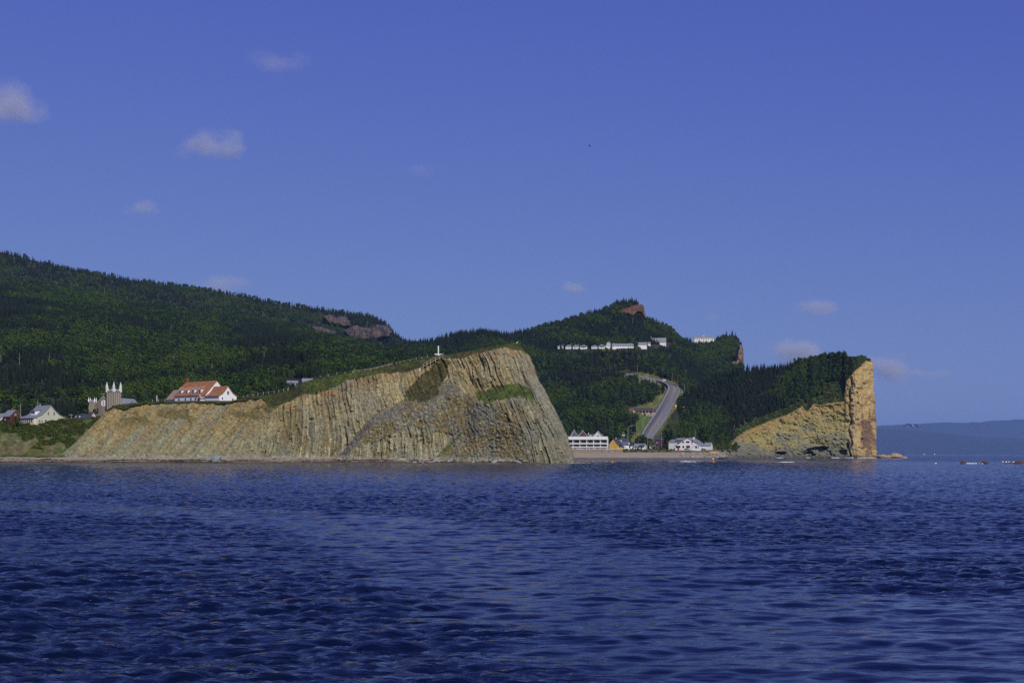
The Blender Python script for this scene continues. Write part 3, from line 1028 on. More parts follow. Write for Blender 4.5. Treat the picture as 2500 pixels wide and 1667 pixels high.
# ------------------------------------------------------------------ trees
M_BARK = mat('bark', (.09, .075, .06), .95, .2, 4)
M_DEAD = mat('dead_wood', (.30, .28, .25), .9, .15, 4)
M_SPRUCE = mat('spruce_needles', (.0105, .020, .009), .8, .3, 1.2, .2, random_var=.35, hue_var=.02)
M_SPRUCE2 = mat('fir_needles', (.017, .031, .011), .8, .3, 1.2, .2, random_var=.35, hue_var=.02)
M_LEAF = mat('birch_leaves', (.026, .054, .0085), .75, .3, .9, .2, random_var=.35, hue_var=.02)
M_LEAF2 = mat('alder_leaves', (.050, .088, .010), .75, .3, .9, .2, random_var=.3, hue_var=.02)
M_SHRUB = mat('shrub_leaves', (.06, .085, .014), .8, .3, 1.5, .2, random_var=.35, hue_var=.03)


def spruce_mesh(name, H, Rr, layers, material, seed, droop=.35):
    rs = random.Random(seed)
    mb = MB()
    for i in range(layers):
        s = (i + .3) / layers
        z = H * (.10 + .88 * s)
        r = Rr * (1 - s) ** .85 * rs.uniform(.82, 1.15) + .12
        nb = 9 if s < .6 else 6
        a0 = rs.uniform(0, 6.28)
        for k in range(nb):
            a = a0 + 6.283 * k / nb + rs.uniform(-.25, .25)
            rr = r * rs.uniform(.7, 1.15)
            wv = rr * rs.uniform(.36, .5)
            ca, sa = math.cos(a), math.sin(a)
            zt = z - rr * droop + rs.uniform(-.1, .2)
            zr = z + H * .075
            mid = .55 * rr
            zm = z + H * .012
            mb.add([(0, 0, zr), (ca * mid - sa * wv, sa * mid + ca * wv, zm - .12 * rr), (ca * rr, sa * rr, zt), (ca * mid + sa * wv, sa * mid - ca * wv, zm - .12 * rr)],
                   [(0, 1, 2), (0, 2, 3)])
    mb.cone(0, 0, H * .92, H * 1.03, .22, .02, 4)
    return mb.mesh(name, material)


def leafy_mesh(name, H, Rr, base, lobes, per, size, material, seed, flat=1.0):
    rs = random.Random(seed)
    mb = MB()
    cs = [(Vector((0, 0, base + (H - base) * .55)), Rr * .85)]
    for i in range(lobes):
        a = rs.uniform(0, 6.28)
        zz = base + (H - base) * rs.uniform(.2, .85)
        w = 1 - abs((zz - base) / (H - base) - .4)
        cs.append((Vector((math.cos(a) * Rr * .55 * w, math.sin(a) * Rr * .55 * w, zz)), Rr * rs.uniform(.4, .6)))
    for cpt, cr in cs:
        for k in range(per):
            d = Vector((rs.gauss(0, 1), rs.gauss(0, 1), rs.gauss(0, .9))).normalized()
            p = cpt + d * cr * rs.uniform(.72, 1.06)
            p.z = min(max(p.z, base * .6), H)
            nrm = (d + Vector((rs.uniform(-.7, .7), rs.uniform(-.7, .7), rs.uniform(-.2, .9)))).normalized()
            t1 = nrm.cross(Vector((rs.uniform(-1, 1), rs.uniform(-1, 1), rs.uniform(-1, 1))))
            if t1.length < .05:
                continue
            t1.normalize()
            t2 = nrm.cross(t1)
            sz = size * rs.uniform(.6, 1.3)
            mb.add([p + t1 * sz, p + t2 * sz * .7, p - t1 * sz, p - t2 * sz * .7], [(0, 1, 2, 3)])
    return mb.mesh(name, material)


def trunk_mesh(name, H, r0, material, seed, limbs=4, base=.3):
    rs = random.Random(seed)
    mb = MB()
    mb.tube([(0, 0, -.6), (rs.uniform(-.1, .1), rs.uniform(-.1, .1), H * .45), (rs.uniform(-.2, .2), rs.uniform(-.2, .2), H * .95)], [r0, r0 * .7, r0 * .15], 6)
    for k in range(limbs):
        a = 6.28 * k / limbs + rs.uniform(-.4, .4)
        z = H * rs.uniform(base, .75)
        L = H * rs.uniform(.16, .28)
        mb.tube([(0, 0, z), (math.cos(a) * L, math.sin(a) * L, z + L * .6)], [r0 * .4, r0 * .1], 4)
    return mb.mesh(name, material)


KIND = {}


def proto(key, crown, trunk):
    KIND[key] = (crown, trunk)


tb = lambda n, H, r, s, l=3, b=.3, m=None: trunk_mesh(n, H, r, m or M_BARK, s, l, b)
proto('spruce', spruce_mesh('crown', 10, 2.2, 13, M_SPRUCE, 1), tb('trunk', 10, .18, 1, 0))
proto('spruce_thin', spruce_mesh('crown', 11, 1.5, 14, M_SPRUCE, 2, .5), tb('trunk', 11, .16, 2, 0))
proto('fir', spruce_mesh('crown', 9, 2.5, 11, M_SPRUCE2, 3, .25), tb('trunk', 9, .18, 3, 0))
proto('birch', leafy_mesh('crown', 9.5, 2.9, 2.2, 7, 34, .62, M_LEAF, 4), tb('trunk', 9, .16, 4, 5))
proto('alder', leafy_mesh('crown', 8.5, 2.8, 1.6, 7, 34, .6, M_LEAF2, 5), tb('trunk', 8, .15, 5, 5))
proto('maple', leafy_mesh('crown', 10.5, 3.8, 2.2, 9, 36, .7, M_LEAF, 6), tb('trunk', 10, .2, 6, 6))
proto('shrub', leafy_mesh('foliage', 1.5, 1.3, .1, 5, 22, .28, M_SHRUB, 7), tb('stem', 1.3, .05, 7, 4, .15))
proto('snag', None, tb('trunk', 9, .17, 8, 7, .35, M_DEAD))
KEYS = list(KIND)
TREES = {}


def put_tree(key, name, loc, scale, label, cat, group, rz=None, sz=1.0):
    crown, trunk = KIND[key]
    root = empty(name, loc, random.uniform(0, 6.28) if rz is None else rz, label, cat, group)
    root.scale = (scale, scale, scale * sz)
    first = None
    if crown:
        o = bpy.data.objects.new(crown.name.split('.')[0], crown)
        link(o, root)
        first = o
    t = bpy.data.objects.new(trunk.name.split('.')[0], trunk)
    link(t, root)
    TREES.setdefault(key, (first, t))
    return root


# clearings, in photo pixels of a tree's foot: trees standing here would hide a building or the road
CLEAR_MR = [
    [(1505, 905), (1530, 905), (1600, 918), (1650, 935), (1672, 960), (1668, 985), (1650, 1010), (1632, 1050), (1625, 1085), (1540, 1085), (1545, 1050), (1556, 1030), (1530, 1020), (1530, 995),
     (1590, 985), (1612, 965), (1625, 955), (1600, 945), (1560, 935), (1520, 925)],
    [(1352, 852), (1352, 864), (1480, 866), (1560, 864), (1640, 852), (1650, 838), (1600, 842), (1520, 850), (1460, 850)],
    [(1688, 828), (1748, 828), (1748, 842), (1688, 842)],
    PEAK, [(1512, 760), (1545, 764), (1560, 758), (1575, 778), (1575, 786), (1560, 774), (1545, 782), (1515, 772)],
    NOSEROCK, [(1380, 1085), (1530, 1085), (1530, 1110), (1380, 1110)],
]
CLEAR_LH = [
    [(105, 975), (200, 972), (205, 984), (110, 990)], [(695, 925), (765, 925), (765, 966), (695, 966)], [(705, 905), (720, 905), (722, 925), (700, 925)],
]


def forest(name, label, pts):
    """pts: list of (x, y, z, key index, scale, vertical stretch, turn). One object: instances of the tree meshes on its points"""
    a = np.array(pts, float)
    me = bpy.data.meshes.new(name)
    me.vertices.add(len(a))
    me.vertices.foreach_set('co', np.ascontiguousarray(a[:, :3], np.float32).ravel())
    for nm, col in (('kind_id', 3), ('size', 4), ('stretch', 5), ('turn', 6)):
        if nm == 'kind_id':
            at = me.attributes.new(nm, 'INT', 'POINT')
            at.data.foreach_set('value', a[:, col].astype(np.int32))
        else:
            at = me.attributes.new(nm, 'FLOAT', 'POINT')
            at.data.foreach_set('value', a[:, col].astype(np.float32))
    o = link(bpy.data.objects.new(name, me))
    tag(o, label, None, None, 'stuff')
    ng = bpy.data.node_groups.new(name, 'GeometryNodeTree')
    ng.interface.new_socket('Geometry', in_out='INPUT', socket_type='NodeSocketGeometry')
    ng.interface.new_socket('Geometry', in_out='OUTPUT', socket_type='NodeSocketGeometry')
    n, l = ng.nodes, ng.links
    gi, go = n.new('NodeGroupInput'), n.new('NodeGroupOutput')
    jn = n.new('GeometryNodeJoinGeometry')
    pt = n.new('GeometryNodeMeshToPoints')
    l.new(gi.outputs[0], pt.inputs['Mesh'])

    def attr(nm, typ):
        x = n.new('GeometryNodeInputNamedAttribute')
        x.data_type = typ
        x.inputs['Name'].default_value = nm
        return x.outputs['Attribute']

    kid, size, st, tu = attr('kind_id', 'INT'), attr('size', 'FLOAT'), attr('stretch', 'FLOAT'), attr('turn', 'FLOAT')
    mul = n.new('ShaderNodeMath')
    mul.operation = 'MULTIPLY'
    l.new(size, mul.inputs[0])
    l.new(st, mul.inputs[1])
    sc = n.new('ShaderNodeCombineXYZ')
    l.new(size, sc.inputs[0])
    l.new(size, sc.inputs[1])
    l.new(mul.outputs[0], sc.inputs[2])
    rt = n.new('ShaderNodeCombineXYZ')
    l.new(tu, rt.inputs[2])
    for ki in sorted(set(a[:, 3].astype(int))):
        cmp_ = n.new('FunctionNodeCompare')
        cmp_.data_type = 'INT'
        cmp_.operation = 'EQUAL'
        ins = [s for s in cmp_.inputs if s.type == 'INT']
        l.new(kid, ins[0])
        ins[1].default_value = int(ki)
        for ob in TREES[KEYS[ki]]:
            if ob is None or (ob.name.startswith(('trunk', 'stem')) and KEYS[ki] != 'snag'):
                continue
            oi = n.new('GeometryNodeObjectInfo')
            oi.transform_space = 'ORIGINAL'
            oi.inputs['Object'].default_value = ob
            oi.inputs['As Instance'].default_value = True
            ip = n.new('GeometryNodeInstanceOnPoints')
            l.new(pt.outputs[0], ip.inputs['Points'])
            l.new(cmp_.outputs[0], ip.inputs['Selection'])
            l.new(oi.outputs['Geometry'], ip.inputs['Instance'])
            l.new(rt.outputs[0], ip.inputs['Rotation'])
            l.new(sc.outputs[0], ip.inputs['Scale'])
            l.new(ip.outputs[0], jn.inputs[0])
    l.new(jn.outputs[0], go.inputs[0])
    md = o.modifiers.new('trees', 'NODES')
    md.node_group = ng
    return o


# trees that stand out one by one; the first of each kind also lends its mesh to the woods
SKY_LABEL = {
    'left': ('dark spruce breaking the skyline of the high left ridge', 'skyline spruces of the left ridge'),
    'saddle': ('tall spruce on the low skyline just behind the white cross', 'spruces behind the cross'),
    'peak': ('spruce on the skyline of the ridge with the red rock peak', 'skyline spruces of the red peak ridge'),
    'cape': ('spruce along the skyline of the wooded cape with the ochre cliff', 'skyline spruces of the ochre cape'),
    'nose': ('dark spruce on the knoll right of the long building on the ridge', 'spruces on the far knoll'),
}


def skyline(which, hill, p0, p1, n, s0, s1, back=-6):
    lb, gr = SKY_LABEL[which]
    for i in range(n):
        px = p0 + (p1 - p0) * (i + random.uniform(.1, .9)) / n
        D = float(hill.D1(np.float64(px))) + back + random.uniform(-12, 4)
        z = float(hill.z(np.float64(px), np.float64(D)))
        put_tree(random.choice(['spruce', 'spruce_thin', 'spruce', 'fir']), 'spruce_tree', ((px - CX) / F * D, D, z - .3), random.uniform(s0, s1), lb, 'tree', gr, sz=random.uniform(.95, 1.2))


skyline('left', FR, 0, 960, 60, .6, 1.05)
skyline('saddle', MR, 985, 1130, 22, .7, 1.15)
skyline('peak', MR, 1250, 1660, 48, .6, 1.0)
skyline('nose', MR, 1764, 1806, 9, 1.1, 1.7)
lb, gr = SKY_LABEL['cape']
for i in range(52):
    j = int((1690 - 1560 + (2062 - 1690) * (i + random.uniform(.1, .9)) / 52) / 581 * 619)
    k = -1 - random.randint(0, 5)
    px_, py_, D_ = CAPE[0][k, j], CAPE[1][k, j], CAPE[2][k, j]
    put_tree(random.choice(['spruce', 'spruce_thin', 'fir']), 'spruce_tree', P(px_, py_, D_) - Vector((0, 0, .3)), random.uniform(.65, 1.05), lb, 'tree', gr, sz=random.uniform(.95, 1.2))
# trees round the village that can be told apart
for (key, nm, px_, py_, D_, s_, lb_) in (
        ('maple', 'leafy_tree', 1722, 1088, 1420, 1.9, 'large rounded leafy tree behind the white building with red windows'),
        ('birch', 'leafy_tree', 1752, 1090, 1440, 1.45, 'lower leafy tree right of the large one behind the white building'),
        ('maple', 'leafy_tree', 1632, 1094, 1395, 1.8, 'leafy tree between the road foot and the white building'),
        ('birch', 'leafy_tree', 1668, 1092, 1430, 1.2, 'small leafy tree behind the left end of the white building'),
        ('spruce', 'spruce_tree', 1548, 1058, 1470, 1.9, 'broad dark spruce beside the lawn left of the road'),
        ('birch', 'leafy_tree', 1572, 1096, 1385, 1.6, 'ragged leafy tree at the foot of the road'),
        ('alder', 'leafy_tree', 1592, 1099, 1360, 1.0, 'small bright bush-like tree below the foot of the road'),
        ('spruce_thin', 'spruce_tree', 1504, 1080, 1420, 1.7, 'slim dark spruce behind the yellow house'),
        ('maple', 'leafy_tree', 205, 1016, 712, .85, 'dark leafy tree between the church and the dark roofed house'),
        ('birch', 'leafy_tree', 232, 1018, 720, .5, 'dark leafy tree in front of the church front'),
        ('snag', 'dead_tree', 1546, 990, 1640, 1.0, 'bare grey dead tree above the motel on the slope'),
        ('shrub', 'shrub', 38, 1033, 692, 2.2, 'round dark shrub below the red house'),
        ('birch', 'leafy_tree', 2113, 878, 1660, .55, 'round dark bush crowning the tip of the ochre cape'),
        ('alder', 'leafy_tree', 1330, 1000, 1500, .9, 'bright leafy tree right of the near headland')):
    put_tree(key, nm, P(px_, py_, D_) - Vector((0, 0, .2)), s_, lb_, 'shrub' if nm == 'shrub' else 'tree', None)


def kinds_for(px, py, X, Y, seed, conifer, bright=()):
    m = fbm(X / 70, Y / 90, 3, seed)
    m2 = fbm(X / 22, Y / 30, 3, seed + 5)
    r = RNG.random(len(px))
    con = conifer + (m - .5) * 3.2 + (m2 - .5) * 1.0
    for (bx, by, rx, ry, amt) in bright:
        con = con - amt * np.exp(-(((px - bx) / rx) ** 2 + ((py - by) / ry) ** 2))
    k = np.where(r < con, RNG.choice([0, 0, 1, 2], len(px)), np.where(fbm(X / 40, Y / 40, 2, seed + 9) + .25 * RNG.random(len(px)) + (.5 - con) * .12 > .60, 4, RNG.choice([3, 3, 5], len(px))))
    k = np.where(RNG.random(len(px)) < .012, 7, k)
    return k


def scatter_hill(hill, n, p0, p1, clear, seed, conifer, bright, s0, s1, vis=None, smax=1.02):
    px = RNG.uniform(p0, p1, n)
    D0, D1 = hill.D0(px), hill.D1(px)
    D1 = D0 + (D1 - D0) * smax
    D = np.sqrt(D0 ** 2 + RNG.random(n) * (D1 ** 2 - D0 ** 2))
    z = hill.z(px, D)
    py = HY - (z - CH) / D * F
    ok = np.ones(n, bool)
    for poly in clear:
        ok &= ~inpoly(px, py, poly)
    if vis is not None:
        ok &= vis(px, py, D)
    px, D, z, py = px[ok], D[ok], z[ok], py[ok]
    X = (px - CX) / F * D
    k = kinds_for(px, py, X, D, seed, conifer, bright)
    s = RNG.uniform(s0, s1, len(px)) * np.interp(D, [740, 1300], [.62, 1]) * (.85 + .3 * fbm(X / 50, D / 50, 2, seed + 3))
    return np.stack([X, D, z - .3, k, s, RNG.uniform(.9, 1.15, len(px)), RNG.uniform(0, 6.28, len(px))], -1)


def vis_lh(px, py, D):
    return (py < np.where(px < 262, 1045, htop(px) + 26)) | (px > 1267)


def vis_fr(px, py, D):
    ok = py < LH.crest(px) + 14
    for poly, _ in OUTCROPS:
        ok &= ~inpoly(px, py - 3, poly) & ~inpoly(px, py, poly)
    return ok


def vis_mr(px, py, D):
    a = (px > 1267) | (py < htop(np.clip(px, 262, 1267)) + 16)
    b = (px < 1640) | (py < RCREST(np.clip(px, 1640, 2141)) + 14)
    return a & b & ((px > 1310) | (py < 980))


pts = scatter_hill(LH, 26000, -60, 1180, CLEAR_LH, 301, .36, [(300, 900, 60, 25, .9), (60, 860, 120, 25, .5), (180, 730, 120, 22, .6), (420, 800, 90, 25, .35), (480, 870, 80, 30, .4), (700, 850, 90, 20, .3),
                                                         (20, 765, 70, 40, -1.8), (70, 935, 110, 40, -1.6), (350, 800, 80, 24, -1.2), (650, 850, 90, 28, -1.4), (700, 900, 80, 30, -1.0)], .75, 1.25, vis_lh)  # negative spots: stands of darker spruce put in to imitate cloud shadows
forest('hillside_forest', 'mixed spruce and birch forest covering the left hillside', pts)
pts = scatter_hill(FR, 15000, -60, 1120, [], 311, .78, [(700, 790, 60, 20, .4)], .7, 1.15, vis_fr)
forest('ridge_forest', 'dark forest on the high ridge behind the left hillside', pts)
pts = scatter_hill(MR, 24000, 960, 1812, CLEAR_MR, 321, .62, [(1420, 1020, 40, 18, 1.1), (1345, 975, 40, 25, .8), (1460, 960, 40, 22, .5), (1500, 985, 30, 15, .4), (1330, 845, 40, 15, -.5), (1420, 880, 60, 15, -.6)], .6, 1.1, vis_mr)
forest('peak_ridge_forest', 'dark forest on the ridge below the red rock peak', pts)

# cape woods
px2, py2, D2 = CAPE[0], CAPE[1], CAPE[2]
nr, ncx = px2.shape
n = 9500
ii, jj = RNG.integers(0, nr, n), RNG.integers(0, ncx, n)
fy = ii / nr
cpx, cpy, cD = px2[ii, jj] + RNG.uniform(-.8, .8, n), py2[ii, jj], D2[ii, jj]
dist_cl = RCLIFF(cpx) - cpy
wood = (dist_cl > 14 + 10 * fbm(cpx / 15, cpy / 15, 2, 5)) & (cpx < 2064) & ~((cpx > 2010) & (cpy > 935 - (cpx - 2010) * .1))
wood |= (cpx < 1790) & (dist_cl > 4)
wood &= (dist_cl > 0) & ~((cpx > 1560) & (cpx < 1660) & (cpy > 1072))
w = np.where(wood)[0]
kx = kinds_for(cpx[w], cpy[w], (cpx[w] - CX) / F * cD[w], cD[w], 331, .85, [(1860, 970, 50, 20, .6), (1700, 1000, 40, 25, .5), (1780, 1000, 60, 20, .3), (1980, 885, 110, 30, -.7)])
ptsw = np.stack([(cpx[w] - CX) / F * cD[w], cD[w], ZY(cpy[w], cD[w]) - .3, kx, RNG.uniform(.5, .95, len(w)), RNG.uniform(.9, 1.15, len(w)), RNG.uniform(0, 6.28, len(w))], -1)
forest('cape_forest', 'spruce forest on the back of the ochre cliffed cape', ptsw)
sh = np.where(~wood & (dist_cl > 1))[0]
ptss = np.stack([(cpx[sh] - CX) / F * cD[sh], cD[sh], ZY(cpy[sh], cD[sh]) - .3, np.full(len(sh), 6), RNG.uniform(.6, 1.5, len(sh)), RNG.uniform(.6, 1.0, len(sh)), RNG.uniform(0, 6.28, len(sh))], -1)
forest('cape_scrub', 'low green scrub along the edge of the ochre cliff', ptss)

# scrub on the near bank and on the headland turf, and round the far village
bp, bD, bz, bare = BANK
rr, cc = bD.shape
n = 3800
ii, jj = RNG.integers(8, rr, n), RNG.integers(110, cc, n)
ok = (bare[ii, jj] + RNG.random(n) * .7 < .75) & (fbm(jj / 14, ii / 9, 3, 66) > .42)
ii, jj = ii[ok], jj[ok]
pts = np.stack([(bp[0, jj] - CX) / F * bD[ii, jj] + RNG.uniform(-.3, .3, len(ii)), bD[ii, jj], bz[ii, jj] - .15, np.full(len(ii), 6), RNG.uniform(.3, 1.0, len(ii)), RNG.uniform(.6, 1, len(ii)), RNG.uniform(0, 6.28, len(ii))], -1)
forest('bank_scrub', 'green bushes covering the bank below the left houses', pts)
n = 9000
ii, jj = RNG.integers(60, HV.shape[0] - 7, n), RNG.integers(0, 1040, n)
v = HV[ii, jj]
hpx, hpy = v[:, 0] / v[:, 1] * F + CX, HY - (v[:, 2] - CH) / v[:, 1] * F
g = (hpy < hgrass(hpx) - 1.0) | (inpoly(hpx, hpy, LEDGEGREEN) & (RNG.random(n) < .8)) | (inpoly(hpx, hpy, DARKGULLY) & (RNG.random(n) < .25))
g &= ~((hpx > 395) & (hpx < 600))
v = v[g]
pts = np.stack([v[:, 0], v[:, 1], v[:, 2] - .1, np.full(len(v), 6), RNG.uniform(.14, .42, len(v)), RNG.uniform(.5, .9, len(v)), RNG.uniform(0, 6.28, len(v))], -1)
forest('headland_tufts', 'low tufts of grass on top of the near headland', pts)
px = RNG.uniform(1330, 1800, 2600)
D = RNG.uniform(1322, 1440, 2600)
ok = ~((px > 1370) & (px < 1522) & (D < 1400)) & ~((px > 1640) & (px < 1752) & (D < 1400)) & (fbm(px / 12, D / 12, 2, 67) > .45) & ~((px > 1522) & (px < 1585) & (D > 1352) & (D < 1380))
px, D = px[ok], D[ok]
z = np.interp((D - 1316) / 135, [0, .03, .06, .2, 1], [4.6, 6.2, 7.6, 8.2, 12.5]) - 1.2 * (D < 1335)
pts = np.stack([(px - CX) / F * D, D, z, np.where(RNG.random(len(px)) < .1, 4, 6), np.where(D > 1380, RNG.uniform(.9, 2.2, len(px)), RNG.uniform(.5, 1.1, len(px))) * 1.0, RNG.uniform(.6, 1, len(px)), RNG.uniform(0, 6.28, len(px))], -1)
pts[:, 4] = np.where(pts[:, 3] == 4, pts[:, 4] * .35, pts[:, 4])
forest('village_scrub', 'green bushes between the far beach and the houses', pts)

# ------------------------------------------------------------------ building kit
M_WHITE = mat('white_paint', (.80, .80, .79), .6, .05, 1.5, .3)
M_OFFWHITE = mat('off_white_siding', (.66, .66, .63), .7, .06, 1.5, .3, vscale=(.3, .3, 5))
M_GLASS = mat('window_glass', (.03, .035, .045), .15, .2, 3, .5)
M_DARKGLASS = mat('dark_opening', (.02, .02, .022), .5, .2, 3, .3)
M_ORANGE = mat('weathered_orange_shingles', (.33, .15, .07), .85, .4, 1.3, .2, detail=8, vscale=(.6, .6, 2.5))
M_PALEROOF = mat('faded_brown_shingles', (.34, .24, .18), .85, .2, 1.5, .2, detail=8)
M_GREYROOF = mat('grey_shingles', (.22, .235, .26), .8, .15, 1.5, .3, detail=6)
M_LIGHTROOF = mat('light_grey_sheet_roof', (.23, .245, .26), .6, .1, 1, .4)
M_DARKROOF = mat('charcoal_shingles', (.055, .06, .075), .85, .2, 1.5, .2)
M_BLUEROOF = mat('slate_blue_shingles', (.09, .11, .17), .8, .15, 1.5, .3)
M_BRICK = mat('red_brick', (.26, .055, .04), .9, .2, 3, .2)
M_STONE = mat('brown_church_stone', (.21, .175, .125), .9, .25, 1.2, .2, detail=8)
M_STONEL = mat('pale_stone_trim', (.38, .35, .30), .9, .12, 2, .2)
M_CREAM = mat('pale_yellow_siding', (.68, .65, .42), .7, .06, 2, .3)
M_OLIVE = mat('pale_olive_shingles', (.50, .50, .38), .8, .08, 2, .2)
M_REDWALL = mat('barn_red_siding', (.11, .028, .027), .8, .1, 2, .2)
M_YELLOW = mat('ochre_yellow_siding', (.58, .36, .07), .7, .08, 2, .3)
M_NAVY = mat('dark_blue_siding', (.045, .055, .10), .7, .1, 2, .3)
M_GREYWALL = mat('blue_grey_siding', (.16, .185, .22), .7, .08, 2, .3)
M_BROWNWALL = mat('brown_siding', (.15, .085, .055), .8, .1, 2, .2)
M_REDPAINT = mat('crimson_paint', (.42, .03, .05), .5, .05, 2, .3)
M_WOOD = mat('weathered_wood', (.36, .30, .22), .9, .2, 3, .2)
M_POLE = mat('utility_pole_wood', (.26, .22, .18), .9, .2, 2, .2)
M_METAL = mat('galvanised_metal', (.42, .43, .44), .5, .08, 2, .4, metallic=.3)
M_CONC = mat('concrete', (.30, .29, .27), .9, .12, 1, .2)
M_ASPHALT = mat('asphalt', (.165, .165, .175), .9, .15, .6, .2)
M_YLINE = mat('yellow_road_paint', (.55, .36, .03), .7, .1, 1, .2)
M_WLINE = mat('white_road_paint', (.45, .45, .45), .7, .1, 1, .2)
M_LAMPGLASS = mat('white_lamp_glass', (.75, .75, .75), .4, .03, 1, .4)
M_TYRE = mat('tyre_rubber', (.02, .02, .02), .9, .1, 2, .2)


class Bld:
    """a building: an Empty that parents its parts. Local x right, y back, z up, origin at the middle of the ground plan"""

    def __init__(self, name, label, cat, loc, rz, group=None):
        self.root = empty(name, loc, rz, label, cat, group)
        self.cache = {}

    def part(self, name, mb, m, parent=None, smooth=False):
        return mb.build(name, m, parent or self.root, smooth)

    def gable(self, w, d, h, rise, wall, roof, over=.4, bell=False, ox=0, oy=0, z0=-2.5, wn='wall', rn='roof', ends=.3):
        hd = d / 2
        line = [(-hd, h), (0, h + rise), (hd, h)]
        if bell:
            line = [(-hd, h), (-hd * .62, h + rise * .22), (-hd * .3, h + rise * .58), (0, h + rise), (hd * .3, h + rise * .58), (hd * .62, h + rise * .22), (hd, h)]
        poly = [(-hd + oy, z0), (hd + oy, z0)] + [(y + oy, z) for y, z in reversed(line)]
        self.part(wn, MB().prism(poly, ox - w / 2, ox + w / 2, 'x'), wall)
        y0, zz0 = line[0]
        y1, z1 = line[1]
        sl = (z1 - zz0) / (y1 - y0)
        out = [(y0 - over, zz0 - over * sl)] + line[1:-1] + [(-(y0 - over), zz0 - over * sl)]
        th = .28
        rp = [(y + oy, z + .03 + th) for y, z in out] + [(y + oy, z + .03) for y, z in reversed(out)]
        n = len(out)
        mb = MB()
        # roof as strips so that it stays convex
        xs0, xs1 = ox - w / 2 - ends, ox + w / 2 + ends
        for i in range(n - 1):
            (ya, za), (yb, zb) = out[i], out[i + 1]
            mb.prism([(ya + oy, za + .03), (yb + oy, zb + .03), (yb + oy, zb + .03 + th), (ya + oy, za + .03 + th)], xs0, xs1, 'x')
        return self.part(rn, mb, roof)

    def hip(self, w, d, h, rise, wall, roof, over=.5, ox=0, oy=0, z0=-2.5, wn='wall', rn='roof', ridge=.35):
        self.part(wn, MB().box(ox - w / 2, ox + w / 2, oy - d / 2, oy + d / 2, z0, h), wall)
        a, b, r = w / 2 + over, d / 2 + over, w / 2 * ridge
        mb = MB().add([(ox - a, oy - b, h - .05), (ox + a, oy - b, h - .05), (ox + a, oy + b, h - .05), (ox - a, oy + b, h - .05), (ox - a, oy - b, h + .15), (ox + a, oy - b, h + .15), (ox + a, oy + b, h + .15),
                       (ox - a, oy + b, h + .15), (ox - r, oy, h + rise), (ox + r, oy, h + rise)],
                      [(0, 3, 2, 1), (0, 1, 5, 4), (1, 2, 6, 5), (2, 3, 7, 6), (3, 0, 4, 7), (4, 5, 9, 8), (5, 6, 9), (6, 7, 8, 9), (7, 4, 8)])
        return self.part(rn, mb, roof)

    def _on(self, face, u, z, w, h, w_, d_, ox, oy, p0, p1, cut=None):
        mb = MB()
        if face == 'F':
            mb.box(ox + u - w / 2, ox + u + w / 2, oy - d_ / 2 - p1, oy - d_ / 2 - p0, z, z + h)
        elif face == 'R':
            mb.box(ox + w_ / 2 + p0, ox + w_ / 2 + p1, oy + u - w / 2, oy + u + w / 2, z, z + h)
        else:
            mb.box(ox - w_ / 2 - p1, ox - w_ / 2 - p0, oy + u - w / 2, oy + u + w / 2, z, z + h)
        return mb

    def window(self, face, u, z, w, h, W, Dp, ox=0, oy=0, frame=None, glass=None, bars=1, name='window', parent=None, proud=.06):
        f = self.part(name, self._on(face, u, z, w, h, W, Dp, ox, oy, -.02, proud), frame or M_WHITE, parent)
        if parent is not None and parent.parent is not self.root:
            return f
        n = bars + 1
        m = MB()
        t = min(.12, w * .12)
        pw = (w - t * (n + 1)) / n
        for k in range(n):
            uu = u - w / 2 + t + pw / 2 + k * (pw + t)
            q = self._on(face, uu, z + t, pw, h - 2 * t, W, Dp, ox, oy, 0, proud + .03)
            m.add(q.v, q.f)
        self.part('pane', m, glass or M_GLASS, f)
        return f

    def door(self, face, u, w, h, W, Dp, m, ox=0, oy=0, z=0.0):
        d = self.part('door', self._on(face, u, z, w, h, W, Dp, ox, oy, -.02, .08), m)
        self.part('handle', self._on(face, u + w * .35, z + 1.0, .1, .15, W, Dp, ox, oy, .08, .16), M_METAL, d)
        return d

    def chimney(self, x, y, z0, z1, s=.8, m=None):
        c = self.part('chimney', MB().box(x - s / 2, x + s / 2, y - s / 2, y + s / 2, z0, z1), m or M_BRICK)
        self.part('chimney_cap', MB().box(x - s * .62, x + s * .62, y - s * .62, y + s * .62, z1, z1 + .18), M_CONC, c)
        return c

    def dormer(self, x, yf, z0, w, h, rise, back, wall, roof, bars=2):
        """a gabled dormer facing the front: front plane at y = yf"""
        hw = w / 2
        d = self.part('dormer', MB().prism([(x - hw, z0), (x + hw, z0), (x + hw, z0 + h), (x, z0 + h + rise), (x - hw, z0 + h)], yf, yf + back, 'y'), wall)
        mb = MB()
        for s in (-1, 1):
            mb.prism([(x, z0 + h + rise + .03), (x + s * (hw + .2), z0 + h - .2 * rise / hw + .03), (x + s * (hw + .2), z0 + h - .2 * rise / hw + .2), (x, z0 + h + rise + .2)], yf - .15, yf + back, 'y')
        self.part('dormer_roof', mb, roof, d)
        self.part('dormer_window', MB().box(x - hw * .62, x + hw * .62, yf - .05, yf, z0 + .25, z0 + h), M_WHITE, d)
        m = MB()
        for k in range(bars):
            pw = hw * 1.24 / bars
            m.box(x - hw * .62 + pw * k + .07, x - hw * .62 + pw * (k + 1) - .07, yf - .09, yf - .05, z0 + .35, z0 + h - .1)
        self.part('dormer_pane', m, M_GLASS, d)
        return d


